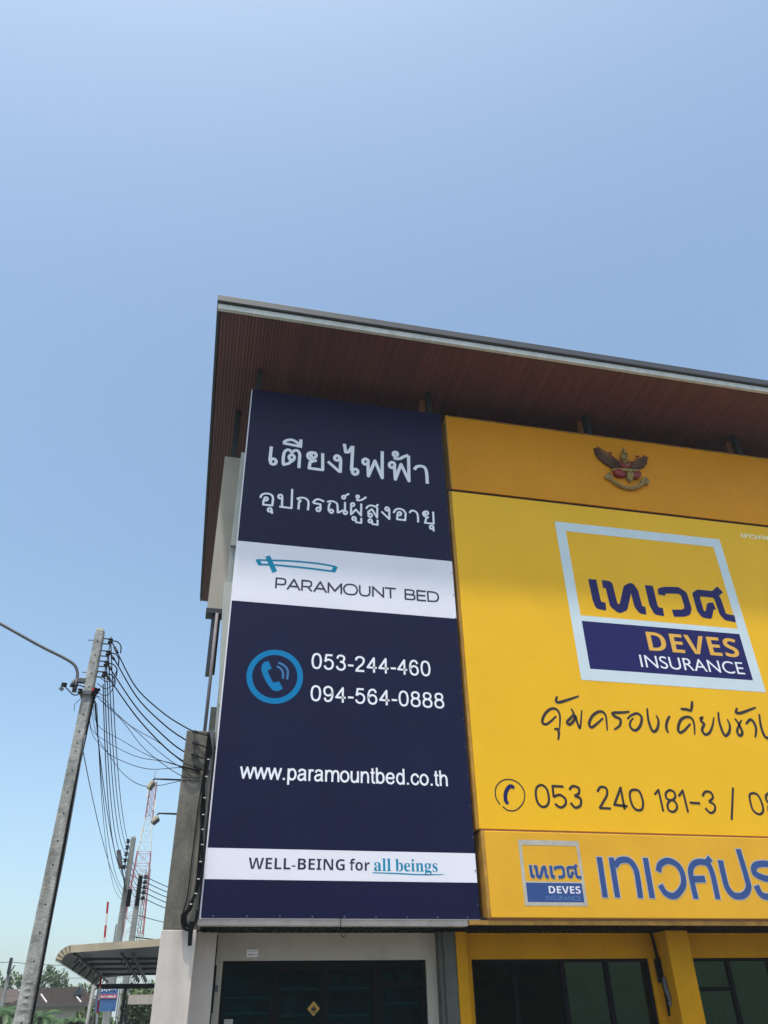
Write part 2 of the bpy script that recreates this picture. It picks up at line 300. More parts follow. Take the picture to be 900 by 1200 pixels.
# ---------------------------------------------------------------- traced lettering, metres on the facade (x, z)
STROKES = {
 'thai_line_one': [('L', 0.07, [(0.649, 11.061),(0.641, 10.709)]),('C', 0.069, [(0.76, 10.708),(0.747, 10.658),(0.71, 10.633),(0.671, 10.647),(0.652, 10.692),(0.665, 10.743),(0.702, 10.768),(0.741, 10.754)]),('S', 0.069, [(0.899, 10.651),(0.892, 10.815),(0.907, 10.956),(0.959, 11.022),(1.011, 11.018),(1.05, 10.97),(1.097, 11.024),(1.162, 11.027),(1.202, 10.954),(1.203, 10.838),(1.201, 10.615)]),('C', 0.07, [(1.104, 10.86),(1.091, 10.813),(1.056, 10.788),(1.019, 10.802),(1.002, 10.845),(1.015, 10.893),(1.05, 10.917),(1.087, 10.903)]),('L', 0.07, [(1.101, 10.809),(0.993, 10.692),(0.886, 10.647)]),('S', 0.071, [(0.874, 11.18),(0.938, 11.254),(1.039, 11.282),(1.134, 11.237),(1.212, 11.161)]),('L', 0.071, [(0.868, 11.177),(1.241, 11.142)]),('L', 0.072, [(1.213, 11.321),(1.213, 11.147)]),('C', 0.071, [(1.526, 10.974),(1.512, 10.928),(1.477, 10.904),(1.442, 10.917),(1.426, 10.959),(1.439, 11.006),(1.474, 11.03),(1.51, 11.016)]),('S', 0.071, [(1.524, 11.021),(1.449, 11.033),(1.381, 11.004),(1.36, 10.935),(1.393, 10.871),(1.455, 10.841),(1.542, 10.842)]),('L', 0.07, [(1.484, 10.824),(1.411, 10.788),(1.397, 10.642),(1.661, 10.638),(1.651, 11.045)]),('C', 0.071, [(1.987, 10.978),(1.973, 10.932),(1.939, 10.91),(1.904, 10.922),(1.889, 10.963),(1.903, 11.008),(1.937, 11.031),(1.972, 11.019)]),('L', 0.072, [(1.985, 11.012),(2.01, 10.946),(2.004, 10.621)]),('L', 0.071, [(1.758, 10.855),(2.004, 10.628)]),('L', 0.076, [(2.078, 11.345),(2.109, 11.139),(2.163, 11.148),(2.243, 11.307)]),('L', 0.076, [(2.251, 11.319),(2.226, 10.699)]),('C', 0.073, [(2.352, 10.691),(2.336, 10.643),(2.298, 10.618),(2.26, 10.632),(2.244, 10.676),(2.26, 10.725),(2.298, 10.75),(2.336, 10.736)]),('C', 0.075, [(2.562, 10.97),(2.546, 10.92),(2.507, 10.895),(2.469, 10.909),(2.453, 10.954),(2.469, 11.004),(2.508, 11.03),(2.547, 11.016)]),('L', 0.075, [(2.556, 10.956),(2.563, 10.62),(2.698, 11.011),(2.838, 10.613),(2.851, 11.278)]),('C', 0.075, [(3.1, 10.969),(3.083, 10.918),(3.043, 10.893),(3.004, 10.907),(2.989, 10.952),(3.007, 11.003),(3.047, 11.029),(3.086, 11.014)]),('L', 0.075, [(3.091, 10.952),(3.103, 10.615),(3.23, 11.003),(3.378, 10.613),(3.394, 11.246)]),('C', 0.077, [(3.165, 11.251),(3.151, 11.212),(3.12, 11.192),(3.09, 11.203),(3.078, 11.238),(3.092, 11.278),(3.123, 11.298),(3.153, 11.287)]),('S', 0.076, [(3.141, 11.195),(3.112, 11.13),(3.209, 11.142),(3.297, 11.205),(3.39, 11.259)]),('S', 0.076, [(3.501, 10.907),(3.552, 10.987),(3.646, 11.017),(3.72, 10.986),(3.751, 10.865),(3.752, 10.596)])],
 'thai_line_two': [('S', 0.047, [(0.516, 9.833),(0.543, 9.905),(0.607, 9.941),(0.684, 9.941),(0.74, 9.897),(0.754, 9.805)]),('L', 0.048, [(0.753, 9.822),(0.746, 9.69),(0.581, 9.689),(0.581, 9.799)]),('C', 0.048, [(0.655, 9.826),(0.647, 9.798),(0.626, 9.785),(0.604, 9.793),(0.594, 9.818),(0.601, 9.845),(0.622, 9.859),(0.644, 9.851)]),('C', 0.047, [(0.738, 9.592),(0.73, 9.562),(0.708, 9.548),(0.684, 9.556),(0.672, 9.583),(0.68, 9.613),(0.703, 9.627),(0.727, 9.619)]),('L', 0.047, [(0.739, 9.6),(0.754, 9.507)]),('C', 0.048, [(0.918, 9.912),(0.909, 9.88),(0.885, 9.864),(0.859, 9.874),(0.848, 9.902),(0.856, 9.934),(0.88, 9.95),(0.906, 9.941)]),('L', 0.048, [(0.919, 9.903),(0.925, 9.679)]),('L', 0.047, [(0.874, 9.685),(1.102, 9.678),(1.096, 10.112)]),('S', 0.048, [(1.191, 9.898),(1.25, 9.93),(1.328, 9.936),(1.39, 9.9),(1.413, 9.822),(1.406, 9.668)]),('L', 0.048, [(1.232, 9.666),(1.234, 9.816),(1.264, 9.863),(1.201, 9.897)]),('S', 0.048, [(1.492, 9.844),(1.543, 9.92),(1.614, 9.939),(1.706, 9.9)]),('L', 0.048, [(1.502, 9.842),(1.636, 9.832),(1.641, 9.723)]),('C', 0.048, [(1.638, 9.719),(1.629, 9.688),(1.604, 9.672),(1.579, 9.682),(1.567, 9.71),(1.577, 9.742),(1.602, 9.757),(1.627, 9.748)]),('S', 0.046, [(1.763, 9.902),(1.834, 9.932),(1.907, 9.92),(1.957, 9.866),(1.968, 9.676)]),('S', 0.046, [(1.828, 9.893),(1.8, 9.829),(1.795, 9.726),(1.813, 9.694)]),('C', 0.045, [(1.878, 9.705),(1.87, 9.678),(1.848, 9.664),(1.825, 9.672),(1.815, 9.697),(1.824, 9.725),(1.846, 9.739),(1.869, 9.731)]),('L', 0.045, [(1.971, 9.679),(2.075, 9.758)]),('L', 0.046, [(2.104, 9.946),(2.103, 9.73)]),('C', 0.046, [(2.143, 9.71),(2.134, 9.682),(2.112, 9.668),(2.089, 9.676),(2.08, 9.702),(2.089, 9.729),(2.111, 9.743),(2.134, 9.735)]),('C', 0.046, [(2.106, 10.055),(2.098, 10.029),(2.077, 10.016),(2.056, 10.023),(2.048, 10.047),(2.056, 10.073),(2.077, 10.086),(2.097, 10.078)]),('L', 0.046, [(2.101, 10.086),(2.182, 10.149)]),('C', 0.046, [(2.282, 9.908),(2.273, 9.881),(2.252, 9.868),(2.23, 9.876),(2.221, 9.9),(2.23, 9.927),(2.251, 9.941),(2.273, 9.933)]),('L', 0.046, [(2.222, 9.883),(2.22, 9.677),(2.314, 9.8),(2.412, 9.675),(2.417, 9.947)]),('C', 0.047, [(2.373, 10.104),(2.366, 10.082),(2.348, 10.071),(2.331, 10.077),(2.323, 10.097),(2.331, 10.12),(2.348, 10.131),(2.366, 10.124)]),('S', 0.047, [(2.356, 10.067),(2.336, 10.017),(2.403, 10.025),(2.462, 10.063),(2.514, 10.117)]),('C', 0.045, [(2.31, 9.594),(2.301, 9.567),(2.278, 9.553),(2.256, 9.561),(2.246, 9.586),(2.256, 9.614),(2.278, 9.628),(2.301, 9.619)]),('L', 0.045, [(2.311, 9.586),(2.317, 9.516),(2.415, 9.511),(2.416, 9.624)]),('S', 0.046, [(2.509, 9.842),(2.549, 9.904),(2.623, 9.931),(2.729, 9.896)]),('L', 0.047, [(2.697, 9.913),(2.749, 9.972)]),('L', 0.046, [(2.555, 9.71),(2.551, 9.778),(2.625, 9.848),(2.719, 9.667),(2.729, 9.896)]),('C', 0.046, [(2.622, 9.706),(2.612, 9.677),(2.588, 9.663),(2.564, 9.671),(2.554, 9.698),(2.565, 9.727),(2.589, 9.742),(2.612, 9.733)]),('C', 0.046, [(2.619, 9.581),(2.609, 9.554),(2.586, 9.54),(2.564, 9.548),(2.555, 9.573),(2.564, 9.601),(2.587, 9.615),(2.61, 9.606)]),('L', 0.046, [(2.622, 9.573),(2.627, 9.514),(2.727, 9.506),(2.729, 9.62)]),('C', 0.047, [(2.95, 9.894),(2.94, 9.865),(2.917, 9.851),(2.894, 9.859),(2.885, 9.885),(2.895, 9.914),(2.919, 9.928),(2.941, 9.92)]),('L', 0.047, [(2.962, 9.895),(2.957, 9.664),(2.807, 9.818)]),('S', 0.047, [(3.043, 9.813),(3.086, 9.89),(3.157, 9.925),(3.24, 9.901),(3.284, 9.831)]),('L', 0.047, [(3.283, 9.84),(3.268, 9.677),(3.109, 9.68),(3.12, 9.793)]),('C', 0.047, [(3.192, 9.816),(3.182, 9.788),(3.158, 9.774),(3.135, 9.782),(3.127, 9.808),(3.137, 9.836),(3.161, 9.851),(3.184, 9.842)]),('S', 0.047, [(3.358, 9.853),(3.401, 9.911),(3.469, 9.907),(3.512, 9.86),(3.523, 9.783),(3.521, 9.658)]),('C', 0.047, [(3.731, 9.896),(3.72, 9.867),(3.696, 9.853),(3.673, 9.861),(3.664, 9.888),(3.675, 9.916),(3.7, 9.931),(3.723, 9.922)]),('S', 0.048, [(3.734, 9.928),(3.666, 9.923),(3.63, 9.875),(3.658, 9.817),(3.742, 9.792)]),('L', 0.047, [(3.692, 9.786),(3.656, 9.664),(3.829, 9.664),(3.834, 9.941)]),('C', 0.047, [(3.817, 9.585),(3.805, 9.557),(3.781, 9.543),(3.758, 9.551),(3.75, 9.577),(3.761, 9.605),(3.786, 9.619),(3.809, 9.611)]),('L', 0.047, [(3.818, 9.585),(3.82, 9.491)])],
 'handwriting': [('T', 0.036, [(5.784, 6.003),(5.66, 5.899),(5.569, 5.849),(5.514, 5.887),(5.568, 6.009),(5.666, 6.103),(5.756, 6.136),(5.824, 6.105),(5.852, 6.002),(5.809, 5.771)]),('T', 0.037, [(5.858, 6.359),(5.821, 6.276),(5.871, 6.251),(6.053, 6.309),(6.269, 6.389)]),('T', 0.035, [(5.713, 5.77),(5.774, 5.778),(5.787, 5.706),(5.754, 5.588)]),('T', 0.036, [(6.081, 6.15),(6.115, 6.063),(6.049, 5.99),(5.968, 5.911),(6.005, 5.868),(6.095, 5.941),(6.138, 6.023),(6.157, 5.903),(6.193, 5.827),(6.276, 6.138)]),('T', 0.036, [(6.65, 6.016),(6.499, 5.898),(6.396, 5.842),(6.374, 5.915),(6.45, 6.035),(6.564, 6.117),(6.661, 6.127),(6.711, 6.05),(6.687, 5.797)]),('T', 0.037, [(7.181, 6.161),(7.045, 6.139),(6.86, 6.119),(6.874, 6.063),(6.974, 6.012),(6.941, 5.903),(6.818, 5.823)]),('T', 0.037, [(7.112, 6.025),(7.192, 6.09),(7.323, 6.136),(7.394, 6.064),(7.33, 5.914),(7.218, 5.829),(7.142, 5.881),(7.157, 5.975),(7.233, 6.048)]),('T', 0.038, [(7.539, 6.244),(7.514, 6.011),(7.554, 5.833),(7.646, 5.877),(7.708, 6.022),(7.684, 6.127)]),('T', 0.038, [(7.953, 6.128),(7.869, 6.018),(7.829, 5.898),(7.85, 5.815)]),('T', 0.038, [(8.324, 6.007),(8.174, 5.881),(8.073, 5.836),(8.058, 5.91),(8.142, 6.057),(8.263, 6.124),(8.365, 6.112),(8.396, 6.011),(8.354, 5.808)]),('T', 0.038, [(8.196, 6.267),(8.327, 6.265),(8.392, 6.235)]),('T', 0.039, [(8.47, 6.428),(8.441, 6.34),(8.391, 6.23)]),('T', 0.038, [(8.53, 6.109),(8.594, 6.135),(8.55, 6.067),(8.596, 6.014),(8.528, 5.911),(8.562, 5.827),(8.664, 5.866),(8.758, 5.994),(8.832, 6.153)]),('T', 0.039, [(8.947, 6.257),(8.915, 6.051),(8.949, 5.833),(9.051, 5.885),(9.108, 6.013),(9.09, 6.133)]),('T', 0.039, [(9.246, 6.151),(9.29, 6.083),(9.324, 5.952),(9.315, 5.879),(9.25, 5.84),(9.226, 5.911),(9.271, 5.997),(9.381, 6.134)]),('T', 0.039, [(9.359, 6.354),(9.308, 6.267),(9.392, 6.26),(9.544, 6.31),(9.754, 6.387)]),('T', 0.039, [(9.446, 6.06),(9.561, 6.149),(9.623, 6.089),(9.624, 5.967),(9.556, 5.82)]),('T', 0.039, [(9.783, 6.264),(9.745, 6.046),(9.759, 5.866),(9.835, 5.829),(9.952, 5.936),(10.011, 6.085)])],
 'digits': [('C', 0.034, [(5.362, 4.844),(5.275, 4.81),(5.237, 4.716),(5.246, 4.58),(5.315, 4.506),(5.403, 4.531),(5.449, 4.624),(5.438, 4.773)]),('L', 0.035, [(5.731, 4.832),(5.542, 4.835),(5.535, 4.659)]),('S', 0.034, [(5.535, 4.664),(5.638, 4.702),(5.729, 4.645),(5.721, 4.558),(5.63, 4.506),(5.542, 4.56)]),('S', 0.035, [(5.825, 4.787),(5.894, 4.848),(5.993, 4.818),(5.979, 4.734),(5.897, 4.696)]),('S', 0.035, [(5.897, 4.696),(5.996, 4.654),(5.981, 4.554),(5.885, 4.511),(5.814, 4.583)]),('S', 0.035, [(6.313, 4.771),(6.385, 4.85),(6.479, 4.833),(6.477, 4.733),(6.378, 4.604),(6.305, 4.514)]),('L', 0.034, [(6.3, 4.519),(6.503, 4.515)]),('L', 0.035, [(6.745, 4.507),(6.742, 4.852),(6.575, 4.577),(6.808, 4.559)]),('C', 0.034, [(6.984, 4.83),(7.07, 4.799),(7.099, 4.644),(7.053, 4.523),(6.96, 4.508),(6.9, 4.566),(6.879, 4.696),(6.905, 4.794)]),('L', 0.034, [(7.336, 4.76),(7.427, 4.841),(7.433, 4.496)]),('C', 0.034, [(7.628, 4.843),(7.545, 4.786),(7.545, 4.706),(7.622, 4.682),(7.707, 4.733),(7.705, 4.814)]),('C', 0.034, [(7.622, 4.682),(7.54, 4.617),(7.536, 4.526),(7.612, 4.497),(7.697, 4.561),(7.692, 4.65)]),('L', 0.034, [(7.773, 4.75),(7.873, 4.844),(7.882, 4.495)]),('L', 0.034, [(7.952, 4.654),(8.144, 4.648)]),('S', 0.034, [(8.219, 4.765),(8.29, 4.839),(8.389, 4.835),(8.411, 4.752),(8.317, 4.682)]),('S', 0.034, [(8.317, 4.682),(8.407, 4.629),(8.384, 4.539),(8.294, 4.5),(8.22, 4.575)]),('L', 0.035, [(8.845, 4.928),(8.659, 4.397)]),('C', 0.035, [(9.202, 4.848),(9.283, 4.825),(9.32, 4.714),(9.313, 4.578),(9.238, 4.508),(9.156, 4.525),(9.107, 4.597),(9.111, 4.745),(9.135, 4.82)]),('C', 0.036, [(9.514, 4.858),(9.437, 4.805),(9.438, 4.718),(9.518, 4.696),(9.604, 4.748),(9.61, 4.836)]),('C', 0.035, [(9.518, 4.696),(9.429, 4.631),(9.42, 4.532),(9.498, 4.505),(9.586, 4.574),(9.595, 4.661)])],
 'phone_circle': [('S', 0.02, [(4.614, 4.519),(4.554, 4.631),(4.575, 4.78),(4.681, 4.884),(4.821, 4.912),(4.965, 4.857),(5.046, 4.722),(5.004, 4.56),(4.874, 4.446),(4.739, 4.435),(4.652, 4.493)])],
 'phone_handset': [('S', 0.063, [(4.829, 4.819),(4.763, 4.762),(4.72, 4.674),(4.713, 4.563)]),('L', 0.052, [(4.824, 4.824),(4.879, 4.779)]),('L', 0.051, [(4.704, 4.558),(4.759, 4.545)])],
 'logo_letters': [('L', 0.171, [(6.95, 8.768),(6.959, 8.33),(6.982, 8.214),(7.127, 8.197)]),('L', 0.171, [(7.146, 8.685),(7.281, 8.682),(7.3, 8.247),(7.389, 8.171),(7.497, 8.227),(7.665, 8.629),(7.76, 8.682),(7.802, 8.591),(7.814, 8.267),(7.859, 8.194),(7.955, 8.188)]),('L', 0.175, [(8.145, 8.751),(8.146, 8.324),(8.186, 8.2),(8.328, 8.19)]),('L', 0.15, [(8.379, 8.56),(8.392, 8.648),(8.498, 8.682),(8.776, 8.701),(8.876, 8.631),(8.889, 8.333),(8.842, 8.243),(8.747, 8.204),(8.526, 8.184)]),('L', 0.152, [(9.492, 8.426),(9.396, 8.41),(9.299, 8.206),(9.186, 8.219),(9.145, 8.297),(9.141, 8.632),(9.227, 8.688),(9.546, 8.686),(9.608, 8.596),(9.626, 8.274),(9.675, 8.2),(9.875, 8.179)]),('L', 0.154, [(9.552, 8.679),(9.728, 8.817)])],
 'box_letters': [('L', 0.09, [(6.139, 3.774),(6.132, 3.212)]),('L', 0.09, [(6.34, 3.771),(6.336, 3.213)]),('S', 0.09, [(6.377, 3.652),(6.481, 3.734),(6.634, 3.733),(6.72, 3.614),(6.727, 3.459),(6.715, 3.208)]),('L', 0.092, [(6.923, 3.776),(6.912, 3.207)]),('S', 0.091, [(7.105, 3.583),(7.161, 3.687),(7.313, 3.742),(7.463, 3.675),(7.515, 3.526),(7.468, 3.369),(7.303, 3.244),(7.158, 3.276),(7.091, 3.393)]),('S', 0.09, [(7.655, 3.205),(7.652, 3.413),(7.67, 3.614),(7.791, 3.724),(7.974, 3.721),(8.039, 3.576),(8.034, 3.203)]),('L', 0.092, [(7.676, 3.479),(7.891, 3.488)]),('L', 0.094, [(7.954, 3.7),(8.066, 3.796)]),('S', 0.095, [(8.238, 3.764),(8.234, 3.564),(8.244, 3.369),(8.333, 3.256),(8.505, 3.263),(8.622, 3.367),(8.635, 3.511),(8.612, 3.938)]),('S', 0.096, [(9.236, 3.682),(9.049, 3.727),(8.849, 3.697),(8.8, 3.587),(8.943, 3.515),(9.114, 3.483),(9.149, 3.372),(8.999, 3.25),(8.826, 3.269),(8.773, 3.403)])],
 'ring': [('C', 0.091, [(1.393, 6.415),(1.368, 6.255),(1.285, 6.118),(1.158, 6.023),(1.006, 5.983),(0.851, 6.004),(0.716, 6.082),(0.62, 6.207),(0.578, 6.36),(0.597, 6.519),(0.676, 6.66),(0.802, 6.762),(0.958, 6.806),(1.119, 6.785),(1.259, 6.703),(1.355, 6.572)])],
 'waves': [('S', 0.034, [(1.007, 6.567),(1.071, 6.532),(1.109, 6.468),(1.114, 6.364)]),('S', 0.034, [(1.031, 6.632),(1.123, 6.587),(1.186, 6.503),(1.183, 6.354)])],
 'bed': [('S', 0.029, [(0.54, 8.51),(0.821, 8.534),(1.188, 8.556),(1.635, 8.553),(1.946, 8.523)]),('S', 0.029, [(0.595, 8.428),(0.899, 8.445),(1.489, 8.44),(1.916, 8.422)]),('L', 0.055, [(0.556, 8.521),(0.61, 8.423)]),('L', 0.06, [(1.948, 8.532),(1.904, 8.417)]),('L', 0.071, [(0.73, 8.612),(0.871, 8.304)])],
 'underline': [('T', 0.016, [(2.561, 3.508),(2.911, 3.503),(3.252, 3.493),(3.628, 3.498)])],
 'g_ribbon': [('S', 0.105, [(7.803, 11.354),(7.894, 11.259),(8.047, 11.143),(8.283, 11.114),(8.502, 11.206),(8.67, 11.359)])],
 'g_arms': [('S', 0.035, [(7.99, 12.022),(7.927, 11.987),(7.888, 11.996)]),('S', 0.034, [(8.164, 11.767),(8.073, 11.818),(7.979, 11.908),(7.97, 11.998)]),('S', 0.035, [(8.562, 12.014),(8.606, 11.984),(8.647, 12.016)]),('S', 0.034, [(8.419, 11.805),(8.519, 11.845),(8.607, 11.936),(8.634, 12.006)])],
}
SHAPES = {
 'handset': [(0.765, 6.576), (0.803, 6.63), (0.864, 6.645), (0.926, 6.522), (0.86, 6.488), (0.884, 6.424), (0.961, 6.285), (1.055, 6.312), (1.123, 6.195), (1.037, 6.144), (0.954, 6.163), (0.867, 6.264), (0.798, 6.389), (0.76, 6.488)],
 'g_wing_l': [(7.612, 12.101), (7.667, 12.131), (7.717, 12.123), (7.754, 11.997), (7.888, 11.902), (8.118, 11.817), (8.193, 11.745), (8.143, 11.61), (7.982, 11.587), (7.802, 11.688), (7.654, 11.847), (7.61, 11.97)],
 'g_wing_r': [(8.443, 11.808), (8.598, 11.948), (8.758, 12.051), (8.842, 12.117), (8.88, 12.03), (8.842, 11.867), (8.736, 11.747), (8.525, 11.614), (8.374, 11.643)],
 'g_head': [(8.208, 11.872), (8.222, 11.997), (8.271, 12.07), (8.301, 12.159), (8.356, 12.115), (8.381, 12.029), (8.341, 11.892)],
 'g_torso': [(8.164, 11.824), (8.43, 11.853), (8.365, 11.655), (8.172, 11.645)],
 'g_belt': [(7.993, 11.588), (8.529, 11.635), (8.563, 11.581), (8.328, 11.534), (7.948, 11.526)],
 'g_thigh_l': [(7.945, 11.492), (8.021, 11.562), (8.131, 11.552), (8.219, 11.463), (8.188, 11.4), (8.071, 11.371), (7.969, 11.412)],
 'g_thigh_r': [(8.6, 11.548), (8.541, 11.585), (8.442, 11.545), (8.331, 11.446), (8.385, 11.385), (8.487, 11.392), (8.568, 11.454)],
 'g_cloth': [(8.256, 11.511), (8.393, 11.523), (8.387, 11.39), (8.295, 11.277), (8.237, 11.37)],
 'g_end_l': [(7.716, 11.334), (7.824, 11.462), (7.882, 11.42), (7.907, 11.323), (7.829, 11.262)],
 'g_end_r': [(8.548, 11.312), (8.632, 11.437), (8.716, 11.462), (8.767, 11.368), (8.704, 11.258), (8.629, 11.273)],
}

M = {}
M['navy'] = mat('navy_vinyl', (0.0065, 0.0075, 0.038), 0.36, spec=0.16, var=0.10, scale=0.8, bump=0.14, bscale=2.0)
M['vwhite'] = mat('white_vinyl', (0.80, 0.77, 0.84), 0.42, spec=0.35, var=0.03, scale=1.0, bump=0.04, bscale=3.0)
M['print_white'] = mat('white_print', (0.84, 0.83, 0.88), 0.45)
M['print_navy'] = mat('dark_print', (0.012, 0.013, 0.04), 0.45)
M['cyan'] = mat('cyan_print', (0.0, 0.185, 0.42), 0.45, spec=0.15)
M['teal'] = mat('teal_print', (0.0, 0.24, 0.40), 0.45, spec=0.15)
M['yellow'] = mat('yellow_vinyl', (0.88, 0.47, 0.008), 0.42, spec=0.28, var=0.04, scale=0.7, bump=0.16, bscale=1.6)
M['yellow_box'] = mat('yellow_lightbox_face', (0.76, 0.385, 0.020), 0.4, spec=0.3, var=0.06, scale=1.2, bump=0.04, bscale=2.0)
M['orange'] = mat('orange_yellow_panel', (0.74, 0.285, 0.003), 0.5, spec=0.2, var=0.06, scale=0.6, stain=0.05, bump=0.04, bscale=4)
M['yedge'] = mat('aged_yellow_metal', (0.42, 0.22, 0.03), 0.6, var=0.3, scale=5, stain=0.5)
M['logo_navy'] = mat('logo_navy_print', (0.011, 0.009, 0.10), 0.42, spec=0.25)
M['brown_print'] = mat('dark_brown_print', (0.022, 0.009, 0.012), 0.45)
M['deves'] = mat('orange_print', (0.80, 0.42, 0.05), 0.45)
M['pale'] = mat('pale_blue_print', (0.62, 0.70, 0.74), 0.42, var=0.04, scale=2)
M['boxblue'] = mat('royal_blue_print', (0.024, 0.066, 0.225), 0.4, var=0.1, scale=3)
M['boxgrey'] = mat('faded_silver_print', (0.46, 0.42, 0.36), 0.5, var=0.15, scale=8)
M['faded'] = mat('faded_cream_print', (0.85, 0.78, 0.50), 0.5, var=0.2, scale=8)
M['soffit'] = mat('brown_soffit_strip', (0.135, 0.045, 0.046), 0.5, var=0.2, scale=3, stretch=(14, 0.6, 1))
M['soffit2'] = mat('dark_brown_soffit_strip', (0.115, 0.039, 0.041), 0.5, var=0.22, scale=3, stretch=(14, 0.6, 1))
M['soffit3'] = mat('red_brown_soffit_strip', (0.155, 0.050, 0.048), 0.45, var=0.2, scale=3, stretch=(14, 0.6, 1))
M['rail'] = mat('dusty_pale_rail_paint', (0.46, 0.40, 0.37), 0.6, var=0.12, scale=4, stain=0.25)
M['pipe'] = mat('grey_purple_pvc_pipe', (0.17, 0.155, 0.175), 0.6, var=0.15, scale=5)
M['joint'] = mat('soffit_backing', (0.012, 0.008, 0.009), 0.9)
M['trim'] = mat('white_gutter_trim', (0.64, 0.63, 0.60), 0.5, var=0.1, scale=3, stain=0.25)
M['fascia'] = mat('dark_grey_fascia_metal', (0.062, 0.062, 0.070), 0.5, metal=0.1, var=0.1, scale=2)
M['darksteel'] = mat('dark_painted_steel', (0.016, 0.024, 0.032), 0.45, var=0.2, scale=8)
M['brownsteel'] = mat('rusty_primer_steel', (0.23, 0.085, 0.03), 0.6, var=0.25, scale=9)
M['render_w'] = mat('white_painted_render', (0.55, 0.49, 0.445), 0.85, var=0.08, scale=2.5, stain=0.22, bump=0.12, bscale=35)
M['render_g'] = mat('grey_painted_render', (0.30, 0.32, 0.31), 0.8, var=0.12, scale=3, stain=0.3, bump=0.2, bscale=40)
M['render_p'] = mat('pale_green_grey_render', (0.37, 0.38, 0.35), 0.75, var=0.08, scale=4, stain=0.25, bump=0.2, bscale=40)
M['render_b'] = mat('beige_render', (0.42, 0.385, 0.33), 0.8, var=0.06, scale=2, stain=0.12, bump=0.2, bscale=40)
M['conc'] = mat('raw_concrete', (0.17, 0.155, 0.13), 0.9, var=0.42, scale=2.2, stain=0.5, bump=0.5, bscale=22, stretch=(1, 1, .6))
M['pole'] = mat('pole_concrete', (0.345, 0.34, 0.32), 0.9, var=0.38, scale=7, stain=0.6, bump=0.6, bscale=30)
M['pole_far'] = mat('weathered_pole_concrete', (0.25, 0.25, 0.24), 0.9, var=0.2, scale=4)
M['hole'] = mat('bolt_hole_shadow', (0.03, 0.028, 0.025), 0.9)
M['ypaint'] = mat('yellow_wall_paint', (0.52, 0.25, 0.003), 0.65, spec=0.12, var=0.07, scale=2.5, stain=0.12, bump=0.15, bscale=30)
M['dgrey'] = mat('dark_grey_paint', (0.075, 0.085, 0.075), 0.7, var=0.15, scale=4, stain=0.2)
M['frame'] = mat('black_aluminium', (0.004, 0.005, 0.007), 0.6, spec=0.06)
M['glass'] = mat('dark_teal_glass', (0.0, 0.012, 0.014), 0.03, spec=0.30, bump=0.01, bscale=2.0)
M['glass_g'] = mat('dark_green_glass', (0.001, 0.007, 0.002), 0.03, spec=0.28, bump=0.01, bscale=2.0)
def glass_mat(name, tintc, refl):
    m_ = bpy.data.materials.new(name); m_.use_nodes = True; t = m_.node_tree; N = t.nodes; N.clear()
    tr = N.new('ShaderNodeBsdfTransparent'); tr.inputs[0].default_value = (*tintc, 1)
    gl = N.new('ShaderNodeBsdfGlossy'); gl.inputs['Color'].default_value = (*refl, 1); gl.inputs['Roughness'].default_value = 0.02
    fr = N.new('ShaderNodeFresnel'); fr.inputs[0].default_value = 1.45
    nz = N.new('ShaderNodeTexNoise'); nz.inputs['Scale'].default_value = 1.5; bp = N.new('ShaderNodeBump'); bp.inputs['Strength'].default_value = 0.02
    t.links.new(nz.outputs[0], bp.inputs['Height']); t.links.new(bp.outputs[0], gl.inputs['Normal'])
    mx = N.new('ShaderNodeMixShader'); o_ = N.new('ShaderNodeOutputMaterial')
    t.links.new(fr.outputs[0], mx.inputs[0]); t.links.new(tr.outputs[0], mx.inputs[1]); t.links.new(gl.outputs[0], mx.inputs[2]); t.links.new(mx.outputs[0], o_.inputs[0])
    return m_
M['glass_t'] = glass_mat('tinted_teal_glass', (0.16, 0.50, 0.52), (0.5, 0.8, 0.8))
M['glass_tg'] = glass_mat('tinted_green_glass', (0.10, 0.32, 0.12), (0.5, 0.75, 0.55))
M['blind'] = mat('pale_blind_strip', (0.45, 0.52, 0.50), 0.8)
M['cable'] = mat('black_cable_rubber', (0.004, 0.0045, 0.006), 0.85, spec=0.1)
M['clip'] = mat('white_plastic_clip', (0.6, 0.6, 0.58), 0.5)
M['insul'] = mat('brown_porcelain', (0.012, 0.009, 0.010), 0.45, spec=0.3)
M['galv'] = mat('galvanised_steel', (0.10, 0.105, 0.115), 0.6, metal=0.2, var=0.2, scale=10)
M['gold'] = mat('aged_gold_paint', (0.34, 0.22, 0.07), 0.4, metal=0.3, var=0.6, scale=22, bump=1.0, bscale=60)
M['gwing'] = mat('bronze_feather_paint', (0.085, 0.036, 0.028), 0.5, metal=0.3, var=0.5, scale=25, bump=0.6, bscale=60)
M['gred'] = mat('crimson_enamel', (0.24, 0.009, 0.002), 0.4, var=0.3, scale=14)
M['quill'] = mat('red_bronze_quill', (0.17, 0.085, 0.05), 0.45, metal=0.2, var=0.4, scale=25)
M['warn'] = mat('warning_yellow', (0.42, 0.25, 0.03), 0.5)
M['ink'] = mat('black_ink', (0.01, 0.01, 0.01), 0.6)
M['awn_sheet'] = mat('dark_blue_metal_sheet', (0.19, 0.21, 0.235), 0.5, metal=0.0, var=0.15, scale=3)
M['awn_flash'] = mat('cream_flashing_metal', (0.52, 0.44, 0.32), 0.5, var=0.1, scale=3, stain=0.15)
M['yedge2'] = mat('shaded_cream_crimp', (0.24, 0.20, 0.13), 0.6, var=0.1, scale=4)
M['red'] = mat('red_enamel', (0.45, 0.02, 0.025), 0.45, var=0.1, scale=3)
M['hazed_red'] = mat('hazed_red_paint', (0.42, 0.10, 0.11), 0.6, var=0.1, scale=1)  # tower red, paled to put distant haze into the colour
M['white'] = mat('white_enamel', (0.72, 0.72, 0.70), 0.45, var=0.06, scale=3)
